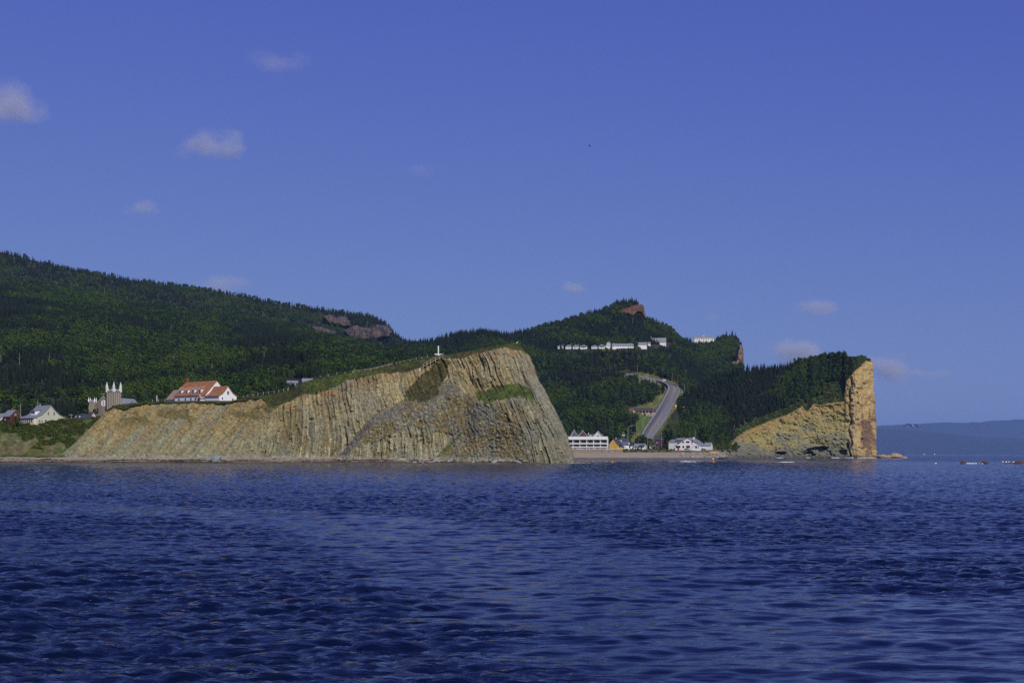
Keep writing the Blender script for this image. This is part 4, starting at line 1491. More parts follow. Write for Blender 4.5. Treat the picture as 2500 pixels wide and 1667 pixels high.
# ------------------------------------------------------------------ villa on the headland
def villa():
    D = 690
    b = Bld('villa', 'large white house with weathered orange roof and four dormers on the headland', 'house', P(491, 983.2, D), R(-42))
    W, Dp, h, rise = 25.5, 13.0, 3.6, 6.6
    b.gable(W, Dp, h, rise, M_WHITE, M_ORANGE, .45)
    for i in range(4):
        b.dormer(-9.2 + 5.4 * i, -Dp / 2 + .7, h + .3, 2.5, 2.5, 1.35, 4.6, M_WHITE, M_ORANGE, 2)
    b.chimney(-W / 2 + .6, .2, h + 3.5, h + rise + 1.9, 1.3)
    for u in (-9, -3.6, 0.9, 4.6):
        b.window('F', u, .9, 1.5, 1.5, W, Dp, bars=2)
    b.window('R', -2.2, h + 1.5, .9, 1.4, W, Dp, bars=0)
    b.window('R', 2.0, h + 1.5, .9, 1.4, W, Dp, bars=0)
    # right wing with the flared roof
    w2, d2 = 11.0, 10.2
    b.gable(w2, d2, 2.6, 4.6, M_WHITE, M_ORANGE, .5, True, ox=W / 2 + w2 / 2, oy=-1.6, wn='wing_wall', rn='wing_roof')
    b.window('R', .1, 3.2, 1.3, 1.9, w2, d2, W / 2 + w2 / 2, -1.6, bars=1)
    b.window('R', 2.8, .5, 1.1, 1.2, w2, d2, W / 2 + w2 / 2, -1.6, bars=1)
    b.window('R', -3.2, .8, .9, 1.2, w2, d2, W / 2 + w2 / 2, -1.6, bars=0)
    # left wing set back, faded roof
    w3, d3 = 9.0, 9.0
    b.gable(w3, d3, 2.2, 4.4, M_WHITE, M_PALEROOF, .5, ox=-W / 2 - w3 / 2, oy=-.6, wn='wing_wall', rn='wing_roof')
    # porch
    x = 9.6
    p = b.part('porch', MB().prism([(x - 1.5, -2), (x + 1.5, -2), (x + 1.5, 1.7), (x, 3.2), (x - 1.5, 1.7)], -Dp / 2 - 1.8, -Dp / 2, 'y'), M_WHITE)
    mb = MB()
    for s in (-1, 1):
        mb.prism([(x, 3.24), (x + s * 1.9, 1.34), (x + s * 1.9, 1.54), (x, 3.44)], -Dp / 2 - 2.1, -Dp / 2, 'y')
    b.part('porch_roof', mb, M_PALEROOF, p)
    b.part('porch_opening', MB().prism([(x - .9, -.5), (x + .9, -.5), (x + .9, 1.4), (x, 2.2), (x - .9, 1.4)], -Dp / 2 - 1.86, -Dp / 2 - 1.78, 'y'), M_NAVY, p)


villa()


# ------------------------------------------------------------------ church
def church():
    D = 850
    b = Bld('church', 'brown stone church with square tower, white pinnacles and grey roof', 'church', P(253, 1013, D), R(-19))
    W, L, h, rise = 11, 31, 6.0, 4.6
    z0 = -9
    # nave: ridge runs back
    poly = [(-W / 2, z0), (W / 2, z0), (W / 2, h), (0, h + rise), (-W / 2, h)]
    b.part('nave_wall', MB().prism(poly, 0, L, 'y'), M_STONE)
    mb = MB()
    for s in (-1, 1):
        mb.prism([(0, h + rise + .05), (s * (W / 2 + .6), h - .6 * rise / (W / 2) + .05), (s * (W / 2 + .6), h - .6 * rise / (W / 2) + .35), (0, h + rise + .35)], -.4, L + .4, 'y')
    b.part('nave_roof', mb, M_LIGHTROOF)
    b.part('transept_roof', MB().prism([(12, h + .5), (19, h + .5), (15.5, h + 3.6)], 0, W / 2 + 4, 'x'), M_LIGHTROOF)
    # gable coping and round window
    mb = MB()
    for s in (-1, 1):
        mb.prism([(0, h + rise + .4), (s * (W / 2 + .3), h + .1), (s * (W / 2 + .3), h + .6), (0, h + rise + .95)], -.55, .1, 'y')
    b.part('gable_coping', mb, M_STONEL)
    rw = MB()
    n = 20
    rw.add([(1.75 * math.cos(2 * math.pi * k / n), -.12, h + 1.2 + 2.1 * math.sin(2 * math.pi * k / n)) for k in range(n)] + [(1.75 * math.cos(2 * math.pi * k / n), .02, h + 1.2 + 2.1 * math.sin(2 * math.pi * k / n)) for k in range(n)],
           [tuple(range(n))] + [(k, (k + 1) % n, (k + 1) % n + n, k + n) for k in range(n)])
    r = b.part('rose_window', rw, M_WHITE)
    mb = MB()
    for k in range(6):
        a = 2 * math.pi * k / 6
        mb.tube([(0, -.16, h + 1.2), (1.6 * math.cos(a), -.16, h + 1.2 + 1.95 * math.sin(a))], .07, 4)
    b.part('tracery', mb, M_STONEL, r)

    def tower(x, y, s, ht, spire, ped, turned):
        t = b.part('tower', MB().cone(x, y, z0, ht, s * .7071, s * .7071, 4, R(45 + turned)), M_STONE)
        mb = MB()
        for f in range(4):
            a0 = R(turned + 90 * f)
            for k in (-.36, -.12, .12, .36):
                cxx, cyy = x + math.cos(a0) * s / 2 - math.sin(a0) * k * s, y + math.sin(a0) * s / 2 + math.cos(a0) * k * s
                mb.cone(cxx, cyy, z0, ht - 1.2, s * .045, s * .04, 4, a0)
        b.part('buttress_strips', mb, M_STONEL, t)
        b.part('tower_roof', MB().cone(x, y, ht, ht + s * .3, s * .68, .05, 4, R(45 + turned)), M_LIGHTROOF, t)
        for k in range(4):
            a = R(45 + turned + 90 * k)
            xx, yy = x + math.cos(a) * s * .66, y + math.sin(a) * s * .66
            m = MB().cone(xx, yy, ht - .8, ht + ped, s * .115, s * .115, 4, R(45 + turned))
            m.cone(xx, yy, ht + ped, ht + ped + spire, s * .125, .03, 4, R(45 + turned))
            if s > 5:
                for sgn in (-1, 1):
                    aa = a + sgn * R(135)
                    mx, my = xx + math.cos(aa) * s * .16, yy + math.sin(aa) * s * .16
                    m.cone(mx, my, ht - .1, ht + ped - 1.0, s * .07, s * .07, 4, R(45 + turned))
            b.part('pinnacle', m, M_WHITE, t)
        return t

    tower(7.9, -1.0, 6.0, 14.4, 3.2, 2.3, 80)
    tower(-8.3, .5, 3.8, 8.4, 2.0, .5, 20)
    b.part('aisle_wall', MB().box(-8, -W / 2, .3, 16, z0, 6), M_STONE)
    for u in (-4.2, 4.2):
        b.part('lancet_window', MB().box(u - .5, u + .5, -.1, .02, 1, 4.2), M_DARKGLASS)


church()


# ------------------------------------------------------------------ left houses
def left_houses():
    D = 704
    b = Bld('bellcast_house', 'pale yellow house with sweeping grey roof and long row of windows', 'house', P(107, 1036, D), R(-40))
    W, Dp, h, rise = 12.6, 15.4, 3.4, 5.8
    b.gable(W, Dp, h, rise, M_OLIVE, M_GREYROOF, .5, True)
    # glazed front porch under the flare
    p = b.part('sun_porch', MB().box(-W / 2 - 1.6, W / 2 - .3, -Dp / 2 - 1.6, -Dp / 2 - .02, -2.5, 2.9), M_CREAM)
    b.part('porch_roof', MB().prism([(-Dp / 2 - 2.1, 2.85), (-Dp / 2 + .8, 3.75), (-Dp / 2 + .8, 4.0), (-Dp / 2 - 2.1, 3.1)], -W / 2 - 2.2, W / 2 + .2, 'x'), M_GREYROOF, p)
    for i in range(6):
        b.window('F', -4.4 + 1.75 * i, .8, 1.35, 1.9, W, Dp + 3.2, bars=1)
    for u in (-3.2, 3.0):
        b.window('R', u + .4, 4.2 if abs(u) < 0 else .9, 1.0, 1.6, W, Dp, bars=0)
    for u in (-1.5, 1.8):
        b.window('R', u, 4.4, .9, 1.9, W, Dp, bars=0)
    for u in (-6.2, -4.9, 6.0):
        b.window('R', u, .8, .8, 1.3, W, Dp, bars=0)
    dz = h + 1.7
    d = b.part('shed_dormer', MB().box(-2.6, 1.4, -Dp / 2 + 2.0, -Dp / 2 + 5.5, dz - .6, dz + 1.5), M_WHITE)
    b.part('dormer_roof', MB().prism([(-Dp / 2 + 1.6, dz + 1.5), (-Dp / 2 + 5.8, dz + 2.1), (-Dp / 2 + 5.8, dz + 2.3), (-Dp / 2 + 1.6, dz + 1.72)], -3.0, 1.8, 'x'), M_GREYROOF, d)
    m = MB()
    for k in range(3):
        m.box(-2.2 + 1.15 * k, -1.25 + 1.15 * k, -Dp / 2 + 1.93, -Dp / 2 + 2.0, dz + .3, dz + 1.2)
    b.part('dormer_pane', m, M_GLASS, d)
    b.chimney(-4, .3, h + 4, h + rise + 1.1, .5, M_METAL)

    b = Bld('red_house', 'small barn red house with grey roof at the left edge', 'house', P(29, 1030, 725), R(-38))
    b.gable(6.5, 6.5, 3.0, 2.9, M_REDWALL, M_GREYROOF, .5)
    b.window('R', 0, 3.2, .9, 1.0, 6.5, 6.5, bars=1)
    b.window('F', -1, .8, 1.0, 1.2, 6.5, 6.5, bars=1)
    b.chimney(-.5, .4, 5, 6.9, .6)
    b = Bld('shed', 'tiny white shed between the red house and the yellow house', 'shed', P(50, 1030, 712), R(-20))
    b.gable(1.8, 1.8, 1.6, .7, M_WHITE, M_GREYROOF, .2)
    b.door('F', 0, .7, 1.4, 1.8, 1.8, M_OFFWHITE)
    b = Bld('dark_roof_house', 'low house with black hipped roof and white dormer near the church', 'house', P(204, 1031, 708), R(-12))
    b.hip(8.2, 7, 1.9, 2.6, M_WHITE, M_DARKROOF, .5, ridge=.3)
    d = b.part('shed_dormer', MB().box(-2.6, -.3, -3.2, -1, 2.2, 3.5), M_WHITE)
    b.part('dormer_roof', MB().prism([(-3.5, 3.5), (-1, 3.8), (-1, 3.98), (-3.5, 3.68)], -2.9, 0, 'x'), M_DARKROOF, d)
    b.part('dormer_pane', MB().box(-2.2, -.7, -3.27, -3.2, 2.5, 3.3), M_GLASS, d)
    b = Bld('pink_cottage', 'small pinkish white cottage gable beside the black roofed house', 'house', P(223, 1026, 716), R(-35))
    b.gable(3.2, 3.0, 2.4, 1.6, mat('pale_pink_siding', (.6, .47, .47), .7), M_DARKROOF, .3)
    b.window('R', 0, 1.0, .8, 1.0, 3.2, 3.0, bars=0)
    b.window('F', 0, .9, .8, 1.0, 3.2, 3.0, bars=0)
    b = Bld('grey_cottage', 'grey roofed cottage cut off by the left edge of the picture', 'house', P(2, 1033, 730), R(-30))
    b.gable(6, 6, 2.6, 2.2, M_OFFWHITE, M_GREYROOF, .4)
    b.window('R', 0, .8, .9, 1.1, 6, 6, bars=1)
    loc = LH.point(714, 950)
    b = Bld('blue_house', 'small navy blue house with white windows behind the headland crest', 'house', loc, R(12))
    k = loc.y / F
    b.gable(25 * k, 20 * k, 15 * k, 5 * k, M_NAVY, M_GREYROOF, .4)
    for u in (-5, 5):
        b.window('F', u * k, 8.5 * k, 4 * k, 4.5 * k, 25 * k, 20 * k, bars=0, glass=M_WHITE)
    p = b.part('veranda', MB().box(-13 * k, 12 * k, -14 * k, -10 * k, 5.6 * k, 6.6 * k), M_GREYROOF)
    for u in (-12, -4, 4, 11):
        b.part('post', MB().box(u * k - .1, u * k + .1, -14 * k + .1, -14 * k + .3, -1, 5.6 * k), M_WHITE, p)
    loc = LH.point(752, 944)
    b = Bld('grey_roof_house', 'grey roof of a low house half hidden by the headland crest', 'house', loc, R(8))
    b.gable(7, 6, 3.0, 2.0, M_GREYWALL, M_GREYROOF, .4)
    b.window('F', 0, .9, 1, 1.2, 7, 6)


left_houses()


# ------------------------------------------------------------------ far village by the beach
def hotel():
    D = 1336
    k = D / F
    b = Bld('hotel', 'long white two storey hotel with balconies facing the beach', 'hotel', P(1425, 1098, D + 6), R(-7))
    W, Dp = 46.0, 13.0
    z = lambda py: (1098 - py) * k
    z1, z2, z3, z4 = 2.5, z(1083.5), z(1073), z(1065.5)
    y0 = -Dp / 2
    b.part('wall', MB().box(-W / 2, W / 2, y0 + 1.8, Dp / 2, -2.5, z3 + .3), M_WHITE)
    b.part('end_wall', MB().prism([(y0, z1), (Dp / 2 + .2, z1 - 2.0), (Dp / 2 + .2, z4 - 2.4), (y0, z4)], W / 2 - .02, W / 2 + .28, 'x'), M_WHITE)
    b.part('fascia', MB().box(-W / 2, W / 2 - .03, y0 - .15, y0 + .35, z3, z4), M_WHITE)
    b.part('roof', MB().prism([(y0 + .36, z4 - .25), (Dp / 2 + .4, z4 - 2.4), (Dp / 2 + .4, z4 - 2.1), (y0 + .36, z4 - .02)], -W / 2 - .2, W / 2 - .03, 'x'), M_LIGHTROOF)
    for zz, nm in ((z1, 'lower'), (z2, 'upper')):
        bal = b.part('balcony', MB().box(-W / 2, W / 2 - .03, y0, y0 + 1.78, zz - .35, zz), M_WHITE)
        b.part('balustrade', MB().box(-W / 2, W / 2 - .03, y0 - .1, y0 - .02, zz, zz + (1.05 if nm == 'upper' else .7)), M_OFFWHITE, bal)
    n = 7
    for i in range(n + 1):
        x = -W / 2 + .2 + (W - .5) * i / n
        b.part('post', MB().box(x - .16, x + .16, y0 - .3, y0 - .11, -1.5, z4 - .6), M_WHITE)
        if i < n:
            for zz, top in ((z1, z2 - .4), (z2, z3)):
                x0_, x1_ = x + .5, x + (W - .5) / n - .5
                w_ = b.part('window', MB().box(x0_, x1_, y0 + 1.72, y0 + 1.82, zz + .05, top - .1), M_GLASS)
                b.part('mullion', MB().box((x0_ + x1_) / 2 - .3, (x0_ + x1_) / 2 + .3, y0 + 1.66, y0 + 1.72, zz + .05, top - .1), M_DARKGLASS, w_)
                b.part('curtain', MB().box(x0_ + .3, x0_ + 1.3, y0 + 1.67, y0 + 1.72, zz + .1, top - .2), M_GREYWALL, w_)
    for zz in (z2 + 1.0, z1 + 1.0):
        b.window('R', -3, zz, 1.2, 1.5, W + .56, Dp, bars=0)
        b.window('R', 1, zz - .4, 1.2, 1.5, W + .56, Dp, bars=0)
    # outside stair at the end
    st = b.part('stair', MB().prism([(-6, z1), (-5.6, z1), (3.4, -1), (3.0, -1)], W / 2 + .6, W / 2 + 1.6, 'x'), M_WHITE)
    b.part('handrail', MB().prism([(-6, z1 + 1.0), (-5.8, z1 + 1.0), (3.2, 0), (3.0, 0)], W / 2 + 1.6, W / 2 + 1.7, 'x'), M_WHITE, st)


hotel()


def village():
    D = 1352

    def at(px, py=1097, d=D):
        return P(px, py, d)

    k = D / F
    # yellow house: gable towards the beach
    b = Bld('yellow_house', 'ochre yellow house with dark roof beside the hotel', 'house', at(1503, 1098, 1350), R(62))
    b.gable(11, 9, 5.2, 5.2, M_YELLOW, M_DARKROOF, .4)
    for u in (-2.5, 2.5):
        b.window('L', u, 1.2, 1.0, 1.4, 11, 9, bars=0)
    b.window('L', 0, 5.6, .9, 1.3, 11, 9, bars=0)
    b.window('F', -2, 1.2, 1.0, 1.4, 11, 9, bars=0)
    b.chimney(2, .5, 8, 11.6, .7, M_WHITE)
    b.part('lean_to_roof', MB().prism([(-4.5 - 3, 2.6), (-4.45, 4.6), (-4.45, 4.85), (-7.5, 2.85)], -3, 5, 'x'), M_DARKROOF)
    b.part('lean_to_wall', MB().box(-2.8, 4.8, -7.2, -4.52, -2, 2.7), M_YELLOW)
    b = Bld('blue_roof_house', 'white house with slate blue roof right of the yellow house', 'house', at(1521, 1095, 1366), R(14))
    b.gable(9.5, 8, 3.4, 3.0, M_WHITE, M_BLUEROOF, .4)
    for u in (-2.5, 1.5):
        b.window('F', u, 1.0, 1.2, 1.3, 9.5, 8)
    b.chimney(-1.5, .4, 5, 8.5, .5, M_WHITE)
    b = Bld('grey_gable_house', 'white gabled house with dark roof behind the blue roofed house', 'house', at(1523, 1090, 1385), R(40))
    b.gable(9, 7, 4.6, 3.6, M_WHITE, M_DARKROOF, .4)
    b.window('L', 0, 4.4, .9, 1.3, 9, 7)
    b.window('F', 0, 1.4, 1.2, 1.4, 9, 7)
    b = Bld('carport', 'low white shed with flat dark roof between the small white houses', 'shed', at(1538, 1094, 1372), R(-10))
    b.part('wall', MB().box(-4, 4, -2.5, 2.5, -2, 2.6), M_WHITE)
    b.part('roof', MB().prism([(-3.1, 2.4), (3.1, 3.3), (3.1, 3.55), (-3.1, 2.65)], -4.5, 4.5, 'x'), M_DARKROOF)
    b.part('opening', MB().box(-2.6, .6, -2.56, -2.45, 0, 2.0), M_DARKGLASS)
    b = Bld('white_cottage', 'low white cottage with dark eaves right of the shed near the far beach', 'house', at(1563, 1096, 1368), R(-22))
    b.gable(10.5, 8, 2.8, 2.3, M_WHITE, M_LIGHTROOF, .7)
    for u in (-3.2, 0, 3):
        b.window('F', u, .7, 1.5, 1.5, 10.5, 8, bars=0)
    b.window('R', 0, .8, 1.1, 1.3, 10.5, 8)
    b.gable(5, 5, 2.2, 1.7, M_WHITE, M_DARKROOF, .5, ox=3.4, oy=-5, wn='wing_wall', rn='wing_roof')
    # the many gabled inn behind the hotel
    b = Bld('gabled_inn', 'blue grey inn with several steep gables rising behind the hotel', 'inn', at(1434, 1096, 1378), R(-6))
    b.gable(30, 9, 10.8, 3.6, M_GREYWALL, M_BLUEROOF, .5)
    for x, h, r, w, m in ((-12.6, 12.5, 6.3, 7.5, M_GREYWALL), (-4.2, 12.5, 5.8, 8.5, M_BROWNWALL), (10.8, 11.6, 6.0, 11, M_OFFWHITE)):
        g = b.part('cross_gable', MB().prism([(x - w / 2, -2), (x + w / 2, -2), (x + w / 2, h), (x, h + r), (x - w / 2, h)], -7.2, 2, 'y'), m)
        mb = MB()
        for s in (-1, 1):
            mb.prism([(x, h + r + .05), (x + s * (w / 2 + .5), h - .5 * r / (w / 2) + .05), (x + s * (w / 2 + .5), h - .5 * r / (w / 2) + .4), (x, h + r + .4)], -7.8, 2, 'y')
        b.part('gable_roof', mb, M_DARKROOF, g)
        mb = MB()
        for s in (-1, 1):
            mb.prism([(x, h + r - .4), (x + s * (w / 2 + .4), h - .8), (x + s * (w / 2 + .4), h - .3), (x, h + r + .1)], -7.95, -7.82, 'y')
        b.part('bargeboard', mb, M_OFFWHITE, g)
        b.part('gable_window', MB().prism([(x - .9, h + .6), (x + .9, h + .6), (x, h + 2.6)], -7.3, -7.18, 'y'), M_GLASS, g)
    b.dormer(3.4, -4.6, 11.2, 2.6, 1.6, 1.6, 3, M_OFFWHITE, M_BLUEROOF, 1)
    b.chimney(1.2, 0, 13, 16, .6, M_WHITE)
    # white building with red windows
    b = Bld('red_window_building', 'large white gabled building with crimson window frames by the rocky shore', 'building', at(1687, 1099, 1348), R(-22))
    W, Dp, h = 25.0, 24.0, 0
    z = lambda py: (1099 - py) * k
    prof = [(-12.5, -3), (12.5, -3), (12.5, z(1087)), (6.4, z(1079.5)), (6.4, z(1077)), (0, z(1069.8)), (-6.4, z(1077)), (-6.4, z(1080)), (-12.5, z(1087))]
    b.part('wall', MB().prism(prof, -Dp / 2, Dp / 2, 'y'), M_WHITE)
    for nm, (xa, za, xb, zb) in (('main_roof', (0, z(1069.8), 7.0, z(1077) - .6)), ('main_roof', (0, z(1069.8), -7.0, z(1077) - .6)), ('side_roof', (6.3, z(1079.3), 13.1, z(1087) - .7)), ('side_roof', (-6.3, z(1079.8), -13.1, z(1087) - .7))):
        b.part(nm, MB().prism([(xa, za + .05), (xb, zb + .05), (xb, zb + .4), (xa, za + .4)], -Dp / 2 - .5, Dp / 2 + .4, 'y'), M_GREYROOF)
    b.part('clerestory', MB().box(6.42, 6.6, -Dp / 2 + 1, Dp / 2 - 1, z(1079.2), z(1077.3)), M_DARKGLASS)
    for (u, zz, w, hh) in ((-4.6, z(1081.3), 1.9, 1.7), (0, z(1081.3), 3.5, 1.8), (4.4, z(1081), 1.7, 1.8), (-9.6, z(1093.6), 4.6, 2.3), (-4.3, z(1093.6), 1.7, 2.2), (.3, z(1093.6), 3.7, 2.4)):
        b.window('F', u, zz, w, hh, W, Dp, frame=M_REDPAINT, bars=1)
    b.door('F', -9.3, 1.7, 3.0, W, Dp, M_REDPAINT, z=-.3)
    b.window('F', 8.2, z(1094.5), 2.2, 2.6, W, Dp, bars=1)
    b.window('F', 10.2, z(1094.5), .9, 2.6, W, Dp, bars=0)
    st = b.part('stair', MB().prism([(1.6, 0), (2.2, 0), (7.6, z(1086)), (7.0, z(1086))], -Dp / 2 - 1.5, -Dp / 2 - .3, 'y'), M_WHITE)
    b.part('handrail', MB().prism([(1.6, 1.1), (1.8, 1.1), (7.3, z(1086) + 1.1), (7.1, z(1086) + 1.1)], -Dp / 2 - 1.62, -Dp / 2 - 1.5, 'y'), M_WHITE, st)
    b.part('sign_board', MB().box(3.6, 5.1, -Dp / 2 - .12, -Dp / 2 + .02, z(1084.5), z(1083)), M_REDPAINT)
    # left annex and right wing
    b.part('annex_wall', MB().box(-21, -12.52, -4, 10, -3, z(1079.5)), M_OFFWHITE)
    b.part('annex_roof', MB().prism([(-4.6, z(1079.5)), (10.4, z(1073)), (10.4, z(1073) + .5), (-4.6, z(1079.5) + .5)], -21.6, -8, 'x'), M_LIGHTROOF)
    b.part('annex_door', MB().box(-18, -13.6, -4.08, -3.98, -.4, 3.6), M_OFFWHITE)
    b.part('annex_upper_roof', MB().prism([(-2, z(1074)), (6, z(1068.5)), (12, z(1074))], -15, -6.6, 'x'), M_LIGHTROOF)
    b.part('wing_wall', MB().prism([(0, -3), (9, -3), (9, 4.4), (4.5, 7.2), (0, 4.4)], 12.52, 19, 'x'), M_OFFWHITE)
    mb = MB()
    for (ya, za, yb, zb) in ((4.5, 7.2, -.5, 4.1), (4.5, 7.2, 9.5, 4.1)):
        mb.prism([(ya, za + .05), (yb, zb + .05), (yb, zb + .35), (ya, za + .35)], 12.52, 19.4, 'x')
    b.part('wing_roof', mb, M_GREYROOF)
    b.door('R', -6, 2.2, 2.8, W, Dp, M_DARKGLASS)
    for u in (-2.5, 2.0):
        b.window('R', u, 1.2, 1.0, 1.5, W, Dp, bars=0)
    v = b.part('roof_vent', MB().cone(2.6, 0, z(1072), z(1067), .75, .75, 8), M_WHITE)
    for y in (-5, -1, 5, 8):
        b.part('vent_pipe', MB().cone(.3, y, z(1070), z(1067.8), .2, .2, 6), M_METAL)
    # red house and small ones at the road foot
    b = Bld('dark_red_house', 'dark red house with white window at the foot of the road', 'house', at(1610, 1086, 1400), R(-10))
    b.gable(10, 7, 5.4, 4.0, mat('maroon_siding', (.09, .025, .035), .8), M_DARKROOF, .4)
    b.window('F', 2.6, 5.0, 1.5, 2.4, 10, 7, bars=0)
    b.window('F', -2, 1.6, 1.3, 1.4, 10, 7)
    b = Bld('small_white_house', 'tiny white gabled house below the maroon house', 'house', at(1593, 1094, 1376), R(50))
    b.gable(5, 3.6, 3.4, 2.8, M_WHITE, M_DARKROOF, .3)
    b.window('L', 0, 1.5, .9, 1.2, 5, 3.6, bars=0)
    b = Bld('brown_shed', 'small brown shed half hidden by bushes behind the far beach', 'shed', at(1602, 1096, 1364), R(10))
    b.gable(5, 3.6, 1.8, 1.0, M_BROWNWALL, M_DARKROOF, .3)
    b.door('F', 0, 1.0, 1.6, 5, 3.6, M_DARKGLASS)


village()


# ------------------------------------------------------------------ buildings on the wooded ridge
def ridge_buildings():
    k = 2150 / F
    CH_LABEL = ['leftmost white chalet of the row of four on the ridge', 'second white chalet from the left in the row of four', 'third white chalet from the left in the row of four',
                'wider rightmost white chalet of the row of four']

    def chalet(px, py, wpx, hpx, rpx, label, chim=None, porch=False, group='white chalets on the wooded ridge'):
        loc = MR.point(px, py)
        kk = loc.y / F
        b = Bld('chalet', label, 'chalet', loc + Vector((0, 0, .6)), R(-8), group)
        w, d, h, r = wpx * kk, wpx * kk * .8, hpx * kk, rpx * kk
        b.hip(w, d, h, r, M_WHITE, M_GREYROOF, .6, z0=-4, ridge=.25)
        for u in (-.28, .28):
            b.window('F', u * w, h * .28, w * .2, h * .5, w, d, bars=0)
        b.door('F', 0, w * .1, h * .7, w, d, M_DARKGLASS)
        if chim:
            b.chimney(chim * w, .1, h * .5, h + r * 1.5, .9, M_CONC)
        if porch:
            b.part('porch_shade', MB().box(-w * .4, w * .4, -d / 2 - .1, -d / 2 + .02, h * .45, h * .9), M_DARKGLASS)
        return b

    for i, (px, wd, ch) in enumerate(((1369, 13.5, .42), (1388, 13.5, .42), (1406, 13.5, .45), (1425, 17.5, None))):
        chalet(px, 851, wd, 4.2, 4.0, CH_LABEL[i], ch, i == 3)
    chalet(1452, 850.5, 15, 3.4, 3.6, 'shaded white chalet between the row of four and the two storey chalet')
    chalet(1469.5, 850.5, 14, 4.5, 4.5, 'white chalet directly left of the two storey chalet', None, True)
    chalet(1452, 839, 12, 4.2, 3.2, 'upper white chalet with chimney on its right side', .45)
    chalet(1466, 839.5, 8, 4.2, 3.2, 'small upper white chalet with chimney on its left side', -.45)
    loc = MR.point(1486, 850)
    kk = loc.y / F
    b = Bld('tower_chalet', 'two storey white chalet with small hipped top floor', 'chalet', loc + Vector((0, 0, .5)), R(-8))
    b.hip(14 * kk, 10 * kk, 7 * kk, 1.6 * kk, M_WHITE, M_GREYROOF, .5, z0=-4, ridge=.5)
    b.hip(9 * kk, 7 * kk, 12 * kk, 3.4 * kk, M_WHITE, M_GREYROOF, .5, z0=8 * kk, ridge=.2, wn='upper_wall', rn='upper_roof')
    for u in (-4, 0, 4):
        b.window('F', u * kk, 2 * kk, 2 * kk, 2.6 * kk, 14 * kk, 10 * kk, bars=0)
    for u in (-2, 2):
        b.window('F', u * kk, 9.3 * kk, 1.6 * kk, 1.8 * kk, 9 * kk, 7 * kk, bars=0)

    def longb(px, py, wpx, hpx, rpx, label, rz, nwin, chim=None, name='motel_block', roof=None):
        loc = MR.point(px, py)
        kk = loc.y / F
        b = Bld(name, label, 'building', loc + Vector((0, 0, .6)), R(rz))
        w, d, h, r = wpx * kk, 12 * kk, hpx * kk, rpx * kk
        b.gable(w, d, h, r, M_WHITE, roof or M_LIGHTROOF, .6, z0=-5)
        for i in range(nwin):
            b.window('F', (-.5 + (i + .5) / nwin) * w, h * .3, w / nwin * .45, h * .45, w, d, bars=0)
        for c in chim or ():
            b.chimney(c * w, .1, h + r * .5, h + r * 1.5, .9, M_CONC)
        return b

    b = longb(1520, 849, 52, 4.2, 4.6, 'long low white building with light grey roof in the middle of the ridge', 6, 9, (-.42, .3, .4))
    b = longb(1562, 845.5, 34, 3.8, 4.8, 'white building with grey roof right of the long low one', -5, 7)
    longb(1583, 842.5, 10, 3.4, 3, 'small link building left of the steep roofed house', -5, 2)
    longb(1607, 839, 38, 3.2, 9.5, 'white house with big light grey roof at the right end of the ridge row', -8, 5, (-.46,))
    loc = MR.point(1718, 829)
    kk = loc.y / F
    b = Bld('hilltop_lodge', 'long white lodge with pale roof alone on the far ridge skyline', 'building', loc + Vector((0, 0, 1.2)), R(-3))
    w, d = 48 * kk, 14 * kk
    b.gable(w, d, 9 * kk, 4.6 * kk, M_WHITE, M_LIGHTROOF, .6, z0=-5)
    for i in range(9):
        b.window('F', (-.5 + (i + .5) / 9) * w, 4.5 * kk, w / 9 * .5, 2.6 * kk, w, d, bars=0)
    b.part('cupola', MB().box(-.8, .8, -.8, .8, 13 * kk, 15.4 * kk), M_WHITE)
    # motel beside the road
    loc = MR.point(1574, 1012)
    kk = loc.y / F
    b = Bld('roadside_motel', 'low motel with dark roof, red trim and yellow doors left of the road', 'motel', loc + Vector((0, 0, .6)), R(2))
    w, d, h = 52 * kk, 16 * kk, 8.5 * kk
    b.part('wall', MB().box(-w / 2, w / 2, -d / 2 + 2.5, d / 2, -4, h), M_BROWNWALL)
    b.part('roof', MB().prism([(-d / 2 - .4, h), (d / 2, h + 2.8), (d / 2, h + 3.1), (-d / 2 - .4, h + .35)], -w / 2 - .5, w / 2 + .5, 'x'), M_DARKROOF)
    b.part('walkway', MB().box(-w / 2, w / 2, -d / 2 - .4, -d / 2 + 2.4, -4, .12), M_CONC)
    b.part('trim', MB().box(-w / 2, w / 2, -d / 2 - .5, -d / 2 - .41, h - .35, h + .2), mat('dull_red_trim', (.25, .06, .06), .6))
    for i in range(6):
        x = -w / 2 + w * (i + .6) / 6.4
        b.part('door', MB().box(x - .6, x + .6, -d / 2 + 2.4, -d / 2 + 2.55, .12, 2.5), M_YELLOW)
        wdw = b.part('window', MB().box(x + .9, x + 2.5, -d / 2 + 2.38, -d / 2 + 2.55, .9, 2.3), M_WHITE)
        b.part('pane', MB().box(x + 1.05, x + 2.35, -d / 2 + 2.3, -d / 2 + 2.37, 1.0, 2.2), M_LAMPGLASS if i % 2 else M_GLASS, wdw)
        b.part('post', MB().box(x - 1.2, x - 1.0, -d / 2 - .3, -d / 2 - .1, .12, h), M_WHITE)
    b.gable(6, 14 * kk, h * .9, 2.4, M_BROWNWALL, M_BROWNWALL, .3, ox=-w / 2 - 3, oy=0, z0=-4, wn='wing_wall', rn='wing_roof')


ridge_buildings()
# two pale houses on the distant shore
for px, lb in ((2256, 'left one of two white specks of houses on the distant shore'), (2282, 'right one of two white specks of houses on the distant shore')):
    b = Bld('distant_house', lb, 'house', P(px, 1109.2, 26900) + Vector((0, 0, 4)), R(10))
    b.gable(22, 12, 9, 6, M_WHITE, M_LIGHTROOF, .5, z0=-12)
    b.window('F', 0, 2, 3, 2.5, 22, 12)

